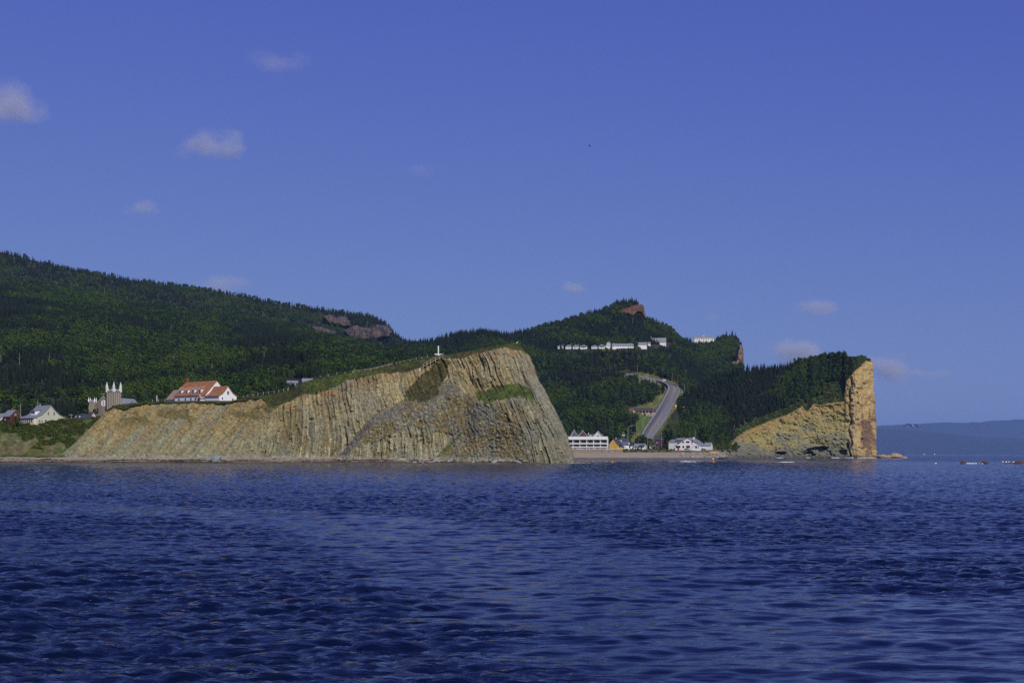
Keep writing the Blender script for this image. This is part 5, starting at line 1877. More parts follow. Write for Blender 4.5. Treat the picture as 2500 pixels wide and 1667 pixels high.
# ------------------------------------------------------------------ road
RL = [(1527, 916.5), (1546, 919), (1565, 923), (1580, 926.6), (1594, 930), (1608, 934), (1622, 940), (1630, 946), (1632.5, 951), (1631, 957.5), (1624, 971.6), (1615, 990), (1604, 1006), (1590, 1028), (1578, 1045), (1570, 1058), (1563, 1076)]
RR = [(1527, 914), (1546, 916.5), (1565, 919.5), (1585, 923), (1605, 927), (1625, 931.5), (1644, 937.5), (1656, 944.5), (1660, 951), (1659.5, 958.6), (1654, 970.5), (1644, 992), (1634, 1009), (1623, 1030), (1612, 1045), (1601, 1058), (1590, 1076)]


def make_road():
    n = 90
    t0 = np.linspace(0, 1, len(RL))
    t = np.linspace(0, 1, n)
    def smooth(a):
        for _ in range(6):
            a[1:-1] = (a[:-2] + 2 * a[1:-1] + a[2:]) / 4
        return a
    L2 = np.stack([np.interp(t, t0, [p[i] for p in RL]) for i in (0, 1)], -1)
    R2 = np.stack([np.interp(t, t0, [p[i] for p in RR]) for i in (0, 1)], -1)
    L2, R2 = smooth(L2), smooth(R2)
    A = smooth(np.array([MR.point(*p)[:] for p in L2]))
    B = smooth(np.array([MR.point(*p)[:] for p in R2]))
    zm = smooth((A[:, 2] + B[:, 2]) / 2)
    A[:, 2] = zm * .5 + A[:, 2] * .5
    B[:, 2] = zm * .5 + B[:, 2] * .5
    up = 2.4

    def strip(name, f0, f1, lift, m, parent=None, side=0.0, sel=None):
        """from fraction f0 to f1 across the road; side: depth of the flanks"""
        P0 = A + (B - A) * f0
        P1 = A + (B - A) * f1
        P0, P1 = P0.copy(), P1.copy()
        P0[:, 2] += up + lift
        P1[:, 2] += up + lift
        rows = [P0, P1]
        if side:
            a, b = P0.copy(), P1.copy()
            a[:, 2] -= side
            b[:, 2] -= side
            rows = [a, P0, P1, b]
        V = np.stack(rows, 1)
        if sel is not None:
            V = V[sel[0]:sel[1]]
        o = grid(name, V, m, None, False, parent)
        return o

    road = tag(strip('road', .0, 1.0, 0, M_ASPHALT, None, 7.0), kind='structure')
    tag(strip('pavement', -.03, .055, .16, M_CONC, None, .5), kind='structure')
    strip('edge_line', .10, .118, .05, M_WLINE, road)
    strip('edge_line', .962, .98, .05, M_WLINE, road)
    strip('centre_line', .52, .538, .05, M_YLINE, road)
    strip('centre_line', .552, .57, .05, M_YLINE, road)
    for i in range(4, n - 8, 4):
        strip('lane_dash', .765, .785, .05, M_WLINE, road, 0, (i, i + 2))
    # guard rail along the outside of the lower bend
    g = empty('guard_rail', tuple(B[60] + np.array([0, 0, up])), 0, 'grey steel guard rail along the right edge of the lower road', 'guard rail')
    org = B[60] + np.array([0, 0, up])
    pts = [tuple(B[i] + (B[i] - A[i]) * .02 + np.array([0, 0, up + .75]) - org) for i in range(50, n)]
    MB().tube(pts, .16, 4).build('rail', M_METAL, g)
    for i in range(50, n, 3):
        p = B[i] + (B[i] - A[i]) * .03 + np.array([0, 0, up]) - org
        MB().box(p[0] - .09, p[0] + .09, p[1] - .09, p[1] + .09, p[2] - .8, p[2] + .85).build('post', M_METAL, g)
    return A, B, up


RA, RB, RUP = make_road()


# ------------------------------------------------------------------ poles and lamps
def pole(px, pyb, pyt, D, label, arms=1, transformer=False, m=None, group='wooden utility poles', r=.24):
    base = P(px, pyb, D)
    H = (pyb - pyt) / F * D
    o = empty('utility_pole', base, R(random.uniform(-15, 15)), label, 'utility pole', group)
    MB().tube([(0, 0, -1.5), (0, 0, H)], [r, r * .75], 7).build('shaft', m or M_POLE, o)
    for i in range(arms):
        zz = H - .5 - 1.0 * i
        a = MB().box(-1.2, 1.2, -.08 - r, -r, zz - .1, zz + .1).build('crossarm', M_POLE, o)
        for x in (-1.05, -.5, .5, 1.05):
            MB().cone(x, -.04 - r, zz + .1, zz + .38, .07, .05, 6).build('insulator', M_CONC, a)
    if transformer:
        for s in (-1, 1):
            MB().cone(s * .75, 0, H - 4.4, H - 2.9, .48, .48, 10).build('transformer', M_LAMPGLASS, o)
    return o


def on_mr(px, py):
    return MR.solve(px, py)[0]


for (px, pb, pt, lb, arms) in (
        (1556, 916, 891, 'utility pole above the far end of the road at its top left', 1),
        (1618, 918, 899, 'utility pole above the middle of the upper road', 1),
        (1642, 932, 911, 'utility pole right behind the bend of the road', 1),
        (1675, 926, 903, 'utility pole with crossarm on the grass right of the bend', 1),
        (1652, 994, 970, 'utility pole with wide crossarm at the right edge of the road', 1),
        (1641, 1008, 988, 'shorter utility pole just below the yellow sign', 1),
        (1602, 1009, 979, 'tall bare pole behind the right end of the motel', 0),
        (1583.6, 1039, 1010, 'thin pole on the lawn below the motel', 0),
        (1554, 1071, 1038, 'pale pole at the foot of the lawn', 0),
        (1382, 905, 890, 'lone utility pole in the trees right of the headland top', 1)):
    D = on_mr(px, pb)
    pole(px, pb, pt, D, lb, arms)
for (px, pb, pt, D, lb, arms, tr) in (
        (1522, 1086, 1053, 1388, 'utility pole with two transformers behind the small white houses', 2, True),
        (1549, 1092, 1055, 1385, 'utility pole left of the road foot tree', 0, False),
        (1581, 1098, 1067, 1362, 'pale pole in front of the road foot tree', 0, False),
        (1614.7, 1098, 1056, 1368, 'pale pole in the bushes below the maroon house', 1, False),
        (1697, 1090, 1047, 1385, 'thin mast rising behind the white building roof', 0, False),
        (50, 1032, 984, 716, 'tall pale pole between the red house and the yellow house', 0, False),
        (92, 1025, 977, 730, 'pole rising behind the yellow house roof', 0, False),
        (174, 1026, 1010.5, 705, 'short utility pole with crossarm between yellow house and church', 1, True),
        (252, 1012, 960, 700, 'utility pole in front of the church rose window', 1, False),
        (383, 984, 965, 700, 'white pole left of the villa', 0, False)):
    pole(px, pb, pt, D, lb, arms, tr, M_LAMPGLASS if 'white pole' in lb else None)


def lamp(px, pb, pt, D, dx, label, globe=False):
    base = P(px, pb, D)
    k = D / F
    H = (pb - pt) * k
    o = empty('street_lamp', base, 0, label, 'street lamp', 'grey street lamps beside the road')
    if globe:
        MB().tube([(0, 0, -1.5), (0, 0, H - .8)], [.16, .12], 7).build('shaft', M_METAL, o)
        blob('lamp_globe', 1.0, M_LAMPGLASS, 5, o, 2, .02, (1, 1, 1), (0, 0, H - .2), smooth=True)
    else:
        L = dx * k
        MB().tube([(0, 0, -1.5), (0, 0, H * .86), (L * .35, 0, H * .96), (L, 0, H)], [.24, .2, .16, .14], 7).build('shaft', M_METAL, o)
        MB().box(L - .2, L + 1.0 * (1 if dx > 0 else -1), -.2, .2, H - .1, H + .12).build('lamp_head', M_METAL, o)
    return o


for (px, pb, pt, dx, lb, g) in (
        (1609, 1000, 969, 7, 'street lamp with curved arm left of the road, upper one of two', False),
        (1596, 1022, 989, 8, 'street lamp with curved arm right of the motel, lower one of two', False),
        (1547.5, 1041, 1004, 0, 'lamp post with white globe left of the motel lawn', True),
        (1569.6, 1045, 1019, 7, 'reddish lamp post in the middle of the lawn below the motel', False),
        (1671, 957, 937, -6, 'street lamp on the grass to the right of the bend', False)):
    lamp(px, pb, pt, on_mr(px, pb), dx, lb, g)
lamp(1533, 1090, 1038, 1384, 14, 'tall street lamp with long arm reaching right behind the white cottages')
# power line
w = empty('power_line', P(1556, 892, on_mr(1556, 916)), 0, 'thin power line sagging between the two poles above the trees', 'cable')
o0 = w.location.copy()
D2_ = on_mr(1382, 905)
pts = []
for i in range(13):
    s = i / 12
    p = P(1556, 892.5, o0.y) * (1 - s) + P(1382, 891.5, D2_) * s
    p.z -= 4 * s * (1 - s) * 4
    pts.append(p - o0)
MB().tube(pts, .06, 4).build('cable', M_METAL, w)

# ------------------------------------------------------------------ sign, van, boom beside the road
s = empty('road_sign', P(1650, 996, on_mr(1650, 996)), 0, 'yellow diamond warning sign at the right edge of the road', 'road sign')
MB().tube([(0, 0, -1), (0, 0, 3.6)], .09, 6).build('post', M_METAL, s)
MB().prism([(0, .9), (1.35, 2.6), (0, 4.3), (-1.35, 2.6)], -.16, -.1, 'y').build('plate', mat('sign_yellow', (.75, .62, .02), .5, .03), s)
s = empty('blue_sign', P(1666, 959, on_mr(1666, 959)), 0, 'small turquoise sign on the grass outside the bend', 'road sign')
MB().tube([(-1, 0, -1), (-1, 0, 1.4)], .07, 5).build('post', M_METAL, s)
MB().tube([(1, 0, -1), (1, 0, 1.4)], .07, 5).build('post', M_METAL, s)
MB().box(-1.6, 1.6, -.15, -.08, .6, 1.7).build('plate', mat('sign_turquoise', (.08, .42, .42), .5, .03), s)
# orange excavator arm between the trees
loc = MR.point(1672, 998)
jj = int((1672 - 1560) / 581 * 619)
kk = int(np.argmin(np.abs(CAPE[1][:, jj] - 1000)))
loc = P(1672, 1000, min(CAPE[2][kk, jj], loc.y) - 8)
s = empty('digger_boom', loc, 0, 'orange digger arm sticking up among the dark trees right of the road', 'digger')
M_DIG = mat('digger_orange', (.50, .19, .03), .5, .08)
MB().box(-1.6, 1.4, -1.2, 1.2, -.3, 2.2).build('cab', M_DIG, s)
MB().box(-1.9, 1.9, -1.4, -.7, -1.6, -.35).build('track', M_TYRE, s)
MB().box(-1.9, 1.9, .7, 1.4, -1.6, -.35).build('track', M_TYRE, s)
MB().prism([(0, 1.6), (2.6, 3.4), (6.2, 7.6), (6.8, 7.2), (3.1, 2.8), (.6, 1.0)], -.35, .35, 'y').build('boom', M_DIG, s)
MB().prism([(-4.4, 3.6), (-3.6, 2.6), (.2, 3.0), (.2, 3.7)], -.35, .35, 'y').build('dipper_arm', M_DIG, s)
MB().prism([(-5.2, 3.2), (-4.0, 3.9), (-3.6, 2.8), (-4.6, 2.3)], -.6, .6, 'y').build('bucket', M_TYRE, s)


def car(loc, rz, color, label, van=False, group=None):
    o = empty('parked_car' if not van else 'white_van', loc, rz, label, 'van' if van else 'car', group)
    L, W = (4.5, 1.8) if not van else (5.2, 2.0)
    if van:
        body = [(-L / 2, .35), (L / 2, .35), (L / 2, 1.2), (L / 2 - .9, 1.35), (L / 2 - 1.6, 2.2), (-L / 2, 2.25)]
        cabin = [(L / 2 - 1.55, 1.4), (L / 2 - 1.0, 1.4), (L / 2 - 1.62, 2.1), (L / 2 - 2.4, 2.1), (L / 2 - 2.4, 1.4)]
    else:
        body = [(-L / 2, .35), (L / 2, .35), (L / 2, .8), (L / 2 - 1.0, .95), (L / 2 - 1.75, 1.42), (-L / 2 + 1.0, 1.46), (-L / 2 + .2, 1.0), (-L / 2, .9)]
        cabin = [(L / 2 - 1.2, .98), (L / 2 - 1.8, 1.36), (-L / 2 + 1.05, 1.38), (-L / 2 + .5, 1.0)]
    MB().prism(body, -W / 2, W / 2, 'y').build('body', color, o)
    MB().prism(cabin, -W / 2 - .03, W / 2 + .03, 'y').build('windows', M_GLASS, o)
    for x in (-L / 2 + .85, L / 2 - .9):
        for y in (-W / 2, W / 2):
            mb = MB()
            n = 12
            mb.add([(x + .34 * math.cos(6.2832 * k / n), y - .1, .34 + .34 * math.sin(6.2832 * k / n)) for k in range(n)] + [(x + .34 * math.cos(6.2832 * k / n), y + .1, .34 + .34 * math.sin(6.2832 * k / n)) for k in range(n)],
                   [tuple(range(n)), tuple(range(2 * n - 1, n - 1, -1))] + [(k, (k + 1) % n, (k + 1) % n + n, k + n) for k in range(n)])
            mb.build('wheel', M_TYRE, o)
    for y in (-W / 2 + .3, W / 2 - .3):
        MB().box(L / 2 - .02, L / 2 + .04, y - .18, y + .18, .62, .8).build('headlight', M_LAMPGLASS, o)
    return o


M_CARW = mat('white_car_paint', (.75, .75, .76), .3, .02, 1, .5)
M_CARD = mat('dark_car_paint', (.03, .032, .04), .3, .02, 1, .5)
i = 34
mid = RA[30] * .62 + RB[30] * .38
car(Vector(mid) + Vector((0, 0, RUP + .1)), R(160), M_CARW, 'white van driving on the upper part of the road', True)
gz = 8.0
for px, D, c, lb, rz in ((1411, 1326, M_CARW, 'leftmost white car parked in front of the hotel', 90), (1421, 1327, M_CARW, 'second white car parked in front of the hotel', 80),
                         (1438, 1326, M_CARW, 'third white car parked in front of the hotel', 95), (1452, 1326.5, M_CARW, 'rightmost white car parked in front of the hotel', 88),
                         (1677, 1329, M_CARD, 'black car parked below the outside stair of the white building', 10), (1718, 1332, M_CARD, 'dark car parked at the right side of the white building', 15),
                         (1762, 1345, mat('blue_car_paint', (.05, .10, .30), .3, .02, 1, .5), 'blue car parked right of the white building', 5)):
    car(((px - CX) / F * D, D, gz + (.2 if px > 1600 else 0)), R(rz), c, lb, False, 'cars parked behind the far beach')
for px, c, lb in ((1575, M_CARD, 'dark car parked in front of the motel, left of the white one'), (1583, M_CARW, 'white car parked in front of the roadside motel')):
    car(MR.point(px, 1014) + Vector((0, 0, .5)), R(80), c, lb, False, 'cars parked at the motel')

# ------------------------------------------------------------------ sea wall and white fence below the hotel
def seawall():
    D = 1318
    o = empty('sea_wall', P(1450, 1104, D), R(-1), 'brownish retaining wall under the white fence in front of the hotel', 'wall')
    MWALL = mat('stained_sea_wall', (.27, .21, .165), .95, .3, .7, .2, detail=8)
    mb = MB().box(-34, 27, -.5, .6, -2.2, 2.7).build('wall', MWALL, o)
    MB().box(-34.2, 27.2, -.65, .75, 2.72, 3.0).build('coping', M_CONC, o)
    for i in range(11):
        x = -32 + 5.8 * i
        MB().box(x - .25, x + .25, -.75, -.52, -2.2, 2.7).build('buttress', MWALL, o)
    f = empty('white_fence', P(1455, 1097.6, D), R(-1), 'white post and rail fence on top of the sea wall', 'fence')
    for z in (.45, .95):
        MB().box(-24, 24, -.05, .05, z - .09, z + .09).build('rail', M_WHITE, f)
    for i in range(17):
        x = -24 + 3 * i
        MB().box(x - .16, x + .16, -.16, .16, -.5, 1.35).build('post', M_WHITE, f)


seawall()

# ------------------------------------------------------------------ fences, cross, walkway on the headland
def headz(px, py):
    """front surface of the headland at a photo pixel: the vertex that shows there"""
    return HVP[np.argmin((HVX - px) ** 2 + (HVY - py) ** 2)]


HVP = HV[1:-6, :1040].reshape(-1, 3)
HVX, HVY = HVP[:, 0] / HVP[:, 1] * F + CX, HY - (HVP[:, 2] - CH) / HVP[:, 1] * F


def crest_pt(px, drop=1.2):
    p = headz(px, float(htop(px)) + drop)
    return Vector(p)


def post_fence(label, pxs, h, rails, name='wire_fence'):
    pts = [crest_pt(p) + Vector((0, .8, 0)) for p in pxs]
    o = empty(name, pts[0], 0, label, 'fence')
    for p in pts:
        q = p - pts[0]
        MB().box(q.x - .11, q.x + .11, q.y - .11, q.y + .11, q.z - 1.0, q.z + h).build('post', M_WOOD, o)
    for z, r in rails:
        MB().tube([p - pts[0] + Vector((0, -.14, z)) for p in pts], r, 4).build('rail' if r > .03 else 'wire', M_WOOD if r > .03 else M_METAL, o)


post_fence('row of thin fence posts left of the villa', [372, 386, 402], 1.4, [(1.1, .02)])
post_fence('row of pale fence posts climbing the turf right of the villa', [593, 604, 617, 629, 642, 655, 668, 680, 692, 704], 1.5, [(1.2, .02), (.7, .02)])
post_fence('line of low fence posts along the green crest in the middle of the headland', [742, 762, 782, 802, 822, 842, 860], 1.1, [(.9, .02)])
post_fence('wooden rail fence on the headland crest below the cross', [862, 876, 890, 905, 920, 934, 948, 957], 1.3, [(1.1, .11), (.6, .08)], 'rail_fence')
post_fence('short wooden fence left of the cross', [968, 976, 986, 1001, 1016, 1030, 1043], 1.3, [(1.0, .05)], 'rail_fence')
c0 = crest_pt(1070, 2)
c = empty('cross', c0, 0, 'white cross with low arms standing on the headland crest', 'cross')
MB().box(-.24, .24, -.24, .24, -1.0, 4.6).build('upright', M_WHITE, c)
MB().box(-1.75, 1.75, -.33, -.245, .35, .85).build('arm', M_WHITE, c)
wk = empty('wooden_lookout', headz(1050, 890), 0, 'small wooden walkway with railing below the cross', 'walkway')
pp = [Vector(headz(px, py)) + Vector((0, -1.2, .9)) for px, py in ((1034, 899), (1043, 894), (1052, 889), (1064, 883), (1074, 878), (1082, 874))]
for a, b_ in zip(pp[:-1], pp[1:]):
    a2, b2 = a - wk.location, b_ - wk.location
    MB().add([a2 + Vector((0, -.7, 0)), b2 + Vector((0, -.7, 0)), b2 + Vector((0, .9, 0)), a2 + Vector((0, .9, 0)), a2 + Vector((0, -.7, -.25)), b2 + Vector((0, -.7, -.25)), b2 + Vector((0, .9, -.25)), a2 + Vector((0, .9, -.25))],
             [(0, 1, 2, 3), (4, 7, 6, 5), (0, 4, 5, 1), (2, 6, 7, 3), (1, 5, 6, 2), (0, 3, 7, 4)]).build('deck', M_WOOD, wk)
MB().tube([p - wk.location + Vector((0, -.75, 1.1)) for p in pp], .1, 5).build('handrail', M_WOOD, wk)
for p in pp:
    q = p - wk.location
    MB().box(q.x - .13, q.x + .13, q.y - .85, q.y - .6, q.z - 1.6, q.z + 1.2).build('post', M_WOOD, wk)

# ------------------------------------------------------------------ rocks, logs, reef, foam
M_BOULDER = mat('grey_shore_boulder', (.28, .27, .24), .9, .25, .6, .2, .05, random_var=.3)
M_SLAB = mat('pale_strata_slab', (.29, .27, .16), .9, .3, .8, .2, .08, random_var=.25, detail=8)
M_REEF = mat('rust_brown_reef', (.085, .05, .026), .85, .35, 1.2, .3, .1)
M_OCHREB = mat('ochre_boulder', (.36, .27, .15), .9, .25, .4, .2, .1)
protos = [blob('boulder_shape', 1, M_BOULDER, 400 + i, None, 2, .35, (1.3, .9, .7)).data for i in range(6)]
for o in [o for o in bpy.data.objects if o.name.startswith('boulder_shape')]:
    bpy.data.objects.remove(o)


def beach_z(D):
    return float(np.interp(D, [604, 624, 630, 640, 650, 668], [-2.2, 0, .9, 1.9, 2.9, 4.5]))


for i in range(150):
    px = random.uniform(985, 1300) if i < 115 else random.choice([random.uniform(500, 560), random.uniform(640, 980)])
    D = random.uniform(626, 643)
    sc = random.uniform(.35, 1.0) * (1.25 if px > 1180 else 1)
    o = bpy.data.objects.new('boulder', protos[i % 6])
    o.location = ((px - CX) / F * D, D, beach_z(D) - float(sstep(1300, 1415, px)) * 3 + sc * .15)
    o.rotation_euler = (random.uniform(-.4, .4), random.uniform(-.4, .4), random.uniform(0, 6.28))
    o.scale = (sc * random.uniform(.8, 1.5), sc, sc * random.uniform(.6, 1.1))
    tag(link(o), 'grey boulder in the rubble along the foot of the near cliff' if i < 115 else 'scattered grey stone on the near beach below the cliff', 'rock', 'boulders under the near cliff' if i < 115 else 'stones on the near beach')
for i in range(26):
    px = 1393 + i * 1.9 + random.uniform(-3, 3)
    D = 640 + random.uniform(-8, 14)
    sc = random.uniform(.5, 1.2) * (1 - i / 40)
    o = bpy.data.objects.new('boulder', protos[i % 6])
    o.location = ((px - CX) / F * D, D, .0)
    o.rotation_euler = (0, 0, random.uniform(0, 6.28))
    o.scale = (sc * 1.6, sc * 1.4, sc * .8)
    tag(link(o), 'low dark rock in the spit running out from the headland tip', 'rock', 'rocks off the headland tip')
blob('sea_stack', 2.6, mat('blue_grey_boulder', (.20, .22, .215), .9, .25, .5, .2, .1), 431, None, 3, .3, (1.05, .9, 1.0), ((527 - CX) / F * 630, 630, 1.6))
tag(bpy.data.objects['sea_stack'], 'big blue grey boulder standing alone on the near beach', 'rock')
for i, (px, L, m, lb) in enumerate(((1036, 6.5, 'orange', 'bleached orange driftwood log under the dark gully of the cliff'), (982, 3.5, 'pale', 'pale driftwood log left of the orange one'))):
    D = 633
    z = beach_z(D) + .35
    MM = mat('orange_driftwood', (.45, .26, .1), .9, .2, 2) if m == 'orange' else mat('pale_driftwood', (.5, .42, .3), .9, .2, 2)
    o = MB().tube([(-L / 2, 0, 0), (-L * .1, .3, .15), (L * .3, -.1, .05), (L / 2, .2, .25)], [.45, .4, .3, .12], 7).build('driftwood_log', MM, None, True, ((px - CX) / F * D, D, z))
    tag(o, lb, 'log')
# slabs of upright strata standing proud of the cliff
HEAD = bpy.data.objects['headland']
sl_list = [(575, 1095, 5), (586, 1100, 4), (592, 1085, 7), (602, 1097, 5), (617, 1092, 7), (625, 1090, 8), (640, 1095, 5), (672, 1090, 8), (680, 1070, 10), (690, 1085, 7), (708, 1090, 8), (716, 1080, 9), (735, 1100, 6), (765, 1095, 7), (780, 1098, 6), (793, 1100, 5),
           (925, 1095, 6), (940, 1092, 7), (955, 1085, 9), (968, 1075, 11), (985, 1070, 12), (1003, 1085, 10), (1012, 1065, 13), (1022, 1090, 9), (1040, 1085, 10), (1058, 1095, 7), (860, 990, 9), (868, 1005, 10), (880, 985, 10), (905, 960, 9), (925, 955, 10), (945, 950, 9),
           (962, 945, 9), (980, 945, 8), (1290, 1105, 5), (1298, 1100, 7), (1308, 1092, 9), (1318, 1085, 10), (1328, 1080, 11), (1338, 1078, 11), (1348, 1075, 12), (1356, 1088, 9), (1366, 1092, 8), (1200, 895, 9), (1215, 885, 10), (1235, 880, 10), (1250, 885, 11), (1262, 890, 10)]
for i, (px, py, hh) in enumerate(sl_list):
    p = Vector(headz(px, py))
    rs = random.Random(900 + i)
    w, d = rs.uniform(.35, .7), rs.uniform(.8, 1.5)
    H = hh * rs.uniform(.45, .7)
    lean = np.interp(px, [560, 900, 1200, 1290, 1370], [.02, -.03, -.12, -.22, -.32])
    mb = MB()
    z = -H / 2
    while z < H / 2:
        seg = rs.uniform(.5, 1.7)
        x = lean * z + rs.uniform(-.09, .09)
        ww, dd = w * rs.uniform(.7, 1.15), d * rs.uniform(.7, 1.1)
        mb.prism([(x - ww, -dd), (x + ww, -dd + rs.uniform(-.2, .2)), (x + ww + lean * .2, dd), (x - ww, dd)], z, min(z + seg - .12, H / 2), 'z')
        z += seg
    o = mb.build('rock_slab', M_SLAB, HEAD)
    o.location = p + Vector((0, .85, 0))
    o.rotation_euler = (R(np.interp(px, [560, 900, 1300], [-24, -21, -18])), 0, R(rs.uniform(-12, 12)))
# far shore rocks below the white building
for i in range(60):
    px = random.uniform(1660, 1790)
    D = random.uniform(1292, 1320)
    sc = random.uniform(.5, 1.5)
    o = bpy.data.objects.new('boulder', protos[i % 6])
    o.location = ((px - CX) / F * D, D, float(np.interp(D, [1284, 1292, 1304, 1316, 1330], [0, 1.2, 3.2, 5.2, 6.5])) + .2)
    o.rotation_euler = (0, random.uniform(-.4, .4), random.uniform(0, 6.28))
    o.scale = (sc * 1.3, sc, sc)
    tag(link(o), 'grey rock of the rough shore below the white building with red windows', 'rock', 'rocks below the white building')
for i, (px, py, r, D, lb) in enumerate(((2154, 1113, 5, 1640, 'ochre rock touching the foot of the cape pillar'), (2166, 1113.5, 4, 1650, 'low ochre rock second out from the cape pillar'), (2184, 1112.5, 6.5, 1655, 'largest round ochre rock off the cape'),
                                        (2203, 1114.5, 4, 1650, 'flat dark rock farthest out from the cape'))):
    o = blob('sea_rock', r, M_OCHREB, 440 + i, None, 3, .4, (1.3, 1, .62 if i != 3 else .25), P(px, py + 2, D))
    tag(o, lb, 'rock')
# reef with gulls at the right
for i, (px, w, h, lb) in enumerate(((2354, 1.6, 1.5, 'upright rusty reef rock leftmost at the right edge'), (2407, 2.2, .95, 'low rusty reef rock in the middle of the three'), (2488, 2.9, 1.35, 'largest rusty reef rock cut by the right edge'), (2462, 3.6, .35, 'flat dark reef shelf where the gulls sit'))):
    D = 600
    o = blob('reef_rock', 1, M_REEF, 460 + i, None, 3, .5, (w, w * .7, h), ((px - CX) / F * D, D, .1))
    tag(o, lb, 'rock')
M_FOAM = mat('sea_foam', (.75, .77, .8), .9, .1, 2, .1, .1)


def foam(name, label, spots):
    mb = MB()
    rs = random.Random(len(label))
    for (px, w, D, n) in spots:
        for k in range(n):
            x = (px + rs.gauss(0, w * .4) - CX) / F * D
            y = D + rs.uniform(-5, 5)
            r = rs.uniform(.1, .34) * D / 900
            a = rs.uniform(0, 6)
            mb.add([(x + r * 2.2 * math.cos(a + q * 1.047) * rs.uniform(.6, 1.2), y + r * math.sin(a + q * 1.047), .12) for q in range(6)] + [(x, y, .25 + r * rs.uniform(.3, .9))],
                   [(q, (q + 1) % 6, 6) for q in range(6)])
    tag(mb.build(name, M_FOAM), label, None, None, 'stuff')


foam('surf', 'white surf breaking along the foot of the cape', [(2040, 16, 1598, 40), (2075, 14, 1596, 45), (2110, 20, 1596, 90), (2130, 12, 1600, 50), (1905, 10, 1580, 20), (1975, 8, 1590, 14)])
foam('breaking_wave', 'white breaking wave off the beach in the bay', [(1680, 20, 760, 30), (1672, 5, 761, 24), (1920, 22, 700, 36), (1915, 6, 700, 20)])
foam('reef_foam', 'white foam washing round the reef at the right edge', [(2375, 22, 598, 36), (2365, 6, 597, 14)])


def wrack():
    mb = MB()
    rs = random.Random(5)
    for k in range(900):
        px = rs.uniform(-40, 1300)
        line = float(fbm(np.float64(px / 60), np.float64(3.0), 3, 90))
        D = (630 + 9 * line + rs.gauss(0, .8)) if rs.random() < .6 else (626.5 + 3 * line + rs.gauss(0, .6))
        x, z = (px - CX) / F * D, beach_z(D) + .05
        r = rs.uniform(.15, .55)
        mb.add([(x + r * 2.6 * math.cos(q * 1.047) * rs.uniform(.6, 1.2), D + r * math.sin(q * 1.047), z - .15) for q in range(6)] + [(x, D, z + r * rs.uniform(.5, 1.0))], [(q, (q + 1) % 6, 6) for q in range(6)])
    tag(mb.build('seaweed_wrack', mat('dark_seaweed', (.035, .025, .015), .8, .2, 2)), 'dark line of seaweed along the near beach', None, None, 'stuff')


wrack()


# ------------------------------------------------------------------ boats and buoys
def buoy(px, D, col, label, s=1.0, cap=False):
    o = empty('buoy', ((px - CX) / F * D, D, -.1), 0, label, 'buoy')
    MB().cone(0, 0, -.3, .5 * s, .75 * s, .75 * s, 12).build('float', col, o)
    MB().cone(0, 0, .5 * s, 1.35 * s, .55 * s, .2 * s, 10).build('tower', col, o)
    if cap:
        blob('top_mark', .42 * s, M_LAMPGLASS, 3, o, 2, .02, (1, 1, 1), (0, 0, 1.75 * s), smooth=True)


buoy(1741, 700, mat('orange_buoy_paint', (.42, .15, .03), .5, .1), 'orange buoy with white top mark in the bay', 1.1, True)
buoy(1495, 680, mat('yellow_buoy_paint', (.5, .38, .08), .5, .1), 'small yellow buoy off the headland tip', .7)


def boat():
    D = 1284
    o = empty('inflatable_boat', P(1766, 1118.5, D), R(6), 'dark inflatable boat with white stern drawn up at the rocky shore', 'boat')
    M_RUB = mat('dark_grey_rubber', (.05, .055, .07), .6, .1, 2, .3)
    for s in (-1, 1):
        MB().tube([(-5, s * .9, .5), (2.5, s * .95, .55), (4.4, s * .6, .7), (5.3, 0, .95)], [.45, .45, .4, .3], 8).build('side_tube', M_RUB, o, True)
    MB().box(-4.8, 4, -.7, .7, .2, .42).build('floor', M_RUB, o)
    MB().box(-5.3, -4.7, -.5, .5, .5, 1.9).build('outboard_motor', M_LAMPGLASS, o)
    MB().box(-.6, .3, -.4, .4, .45, 1.4).build('console', M_METAL, o)


boat()
D = 1316
o = empty('yellow_boat', P(1742, 1105, D), R(4), 'yellow overturned boat on the grass above the rocky shore', 'boat')
n = 9
mb = MB()
rings = []
for i in range(n):
    x = -5 + 10 * i / (n - 1)
    w = 1.15 * math.sqrt(max(0, 1 - (x / 5.2) ** 2)) + .05
    rings.append([(x, w * math.cos(a), 1.15 * max(.1, 1 - (x / 6.5) ** 2) * math.sin(a)) for a in np.linspace(0, math.pi, 8)])
mb.add([v for r_ in rings for v in r_], [(i * 8 + k, i * 8 + k + 1, (i + 1) * 8 + k + 1, (i + 1) * 8 + k) for i in range(n - 1) for k in range(7)])
mb.build('hull', mat('boat_yellow', (.55, .32, .04), .5, .08), o, True)
MB().box(-4.6, 4.6, -.06, .06, 1.0, 1.25).build('keel', M_WOOD, o)


# ------------------------------------------------------------------ birds
M_GULLW = mat('gull_white', (.75, .75, .75), .8, .03)
M_GULLG = mat('gull_grey', (.03, .03, .035), .8, .05)
M_BIRD = mat('dark_bird', (.03, .03, .035), .8, .05)


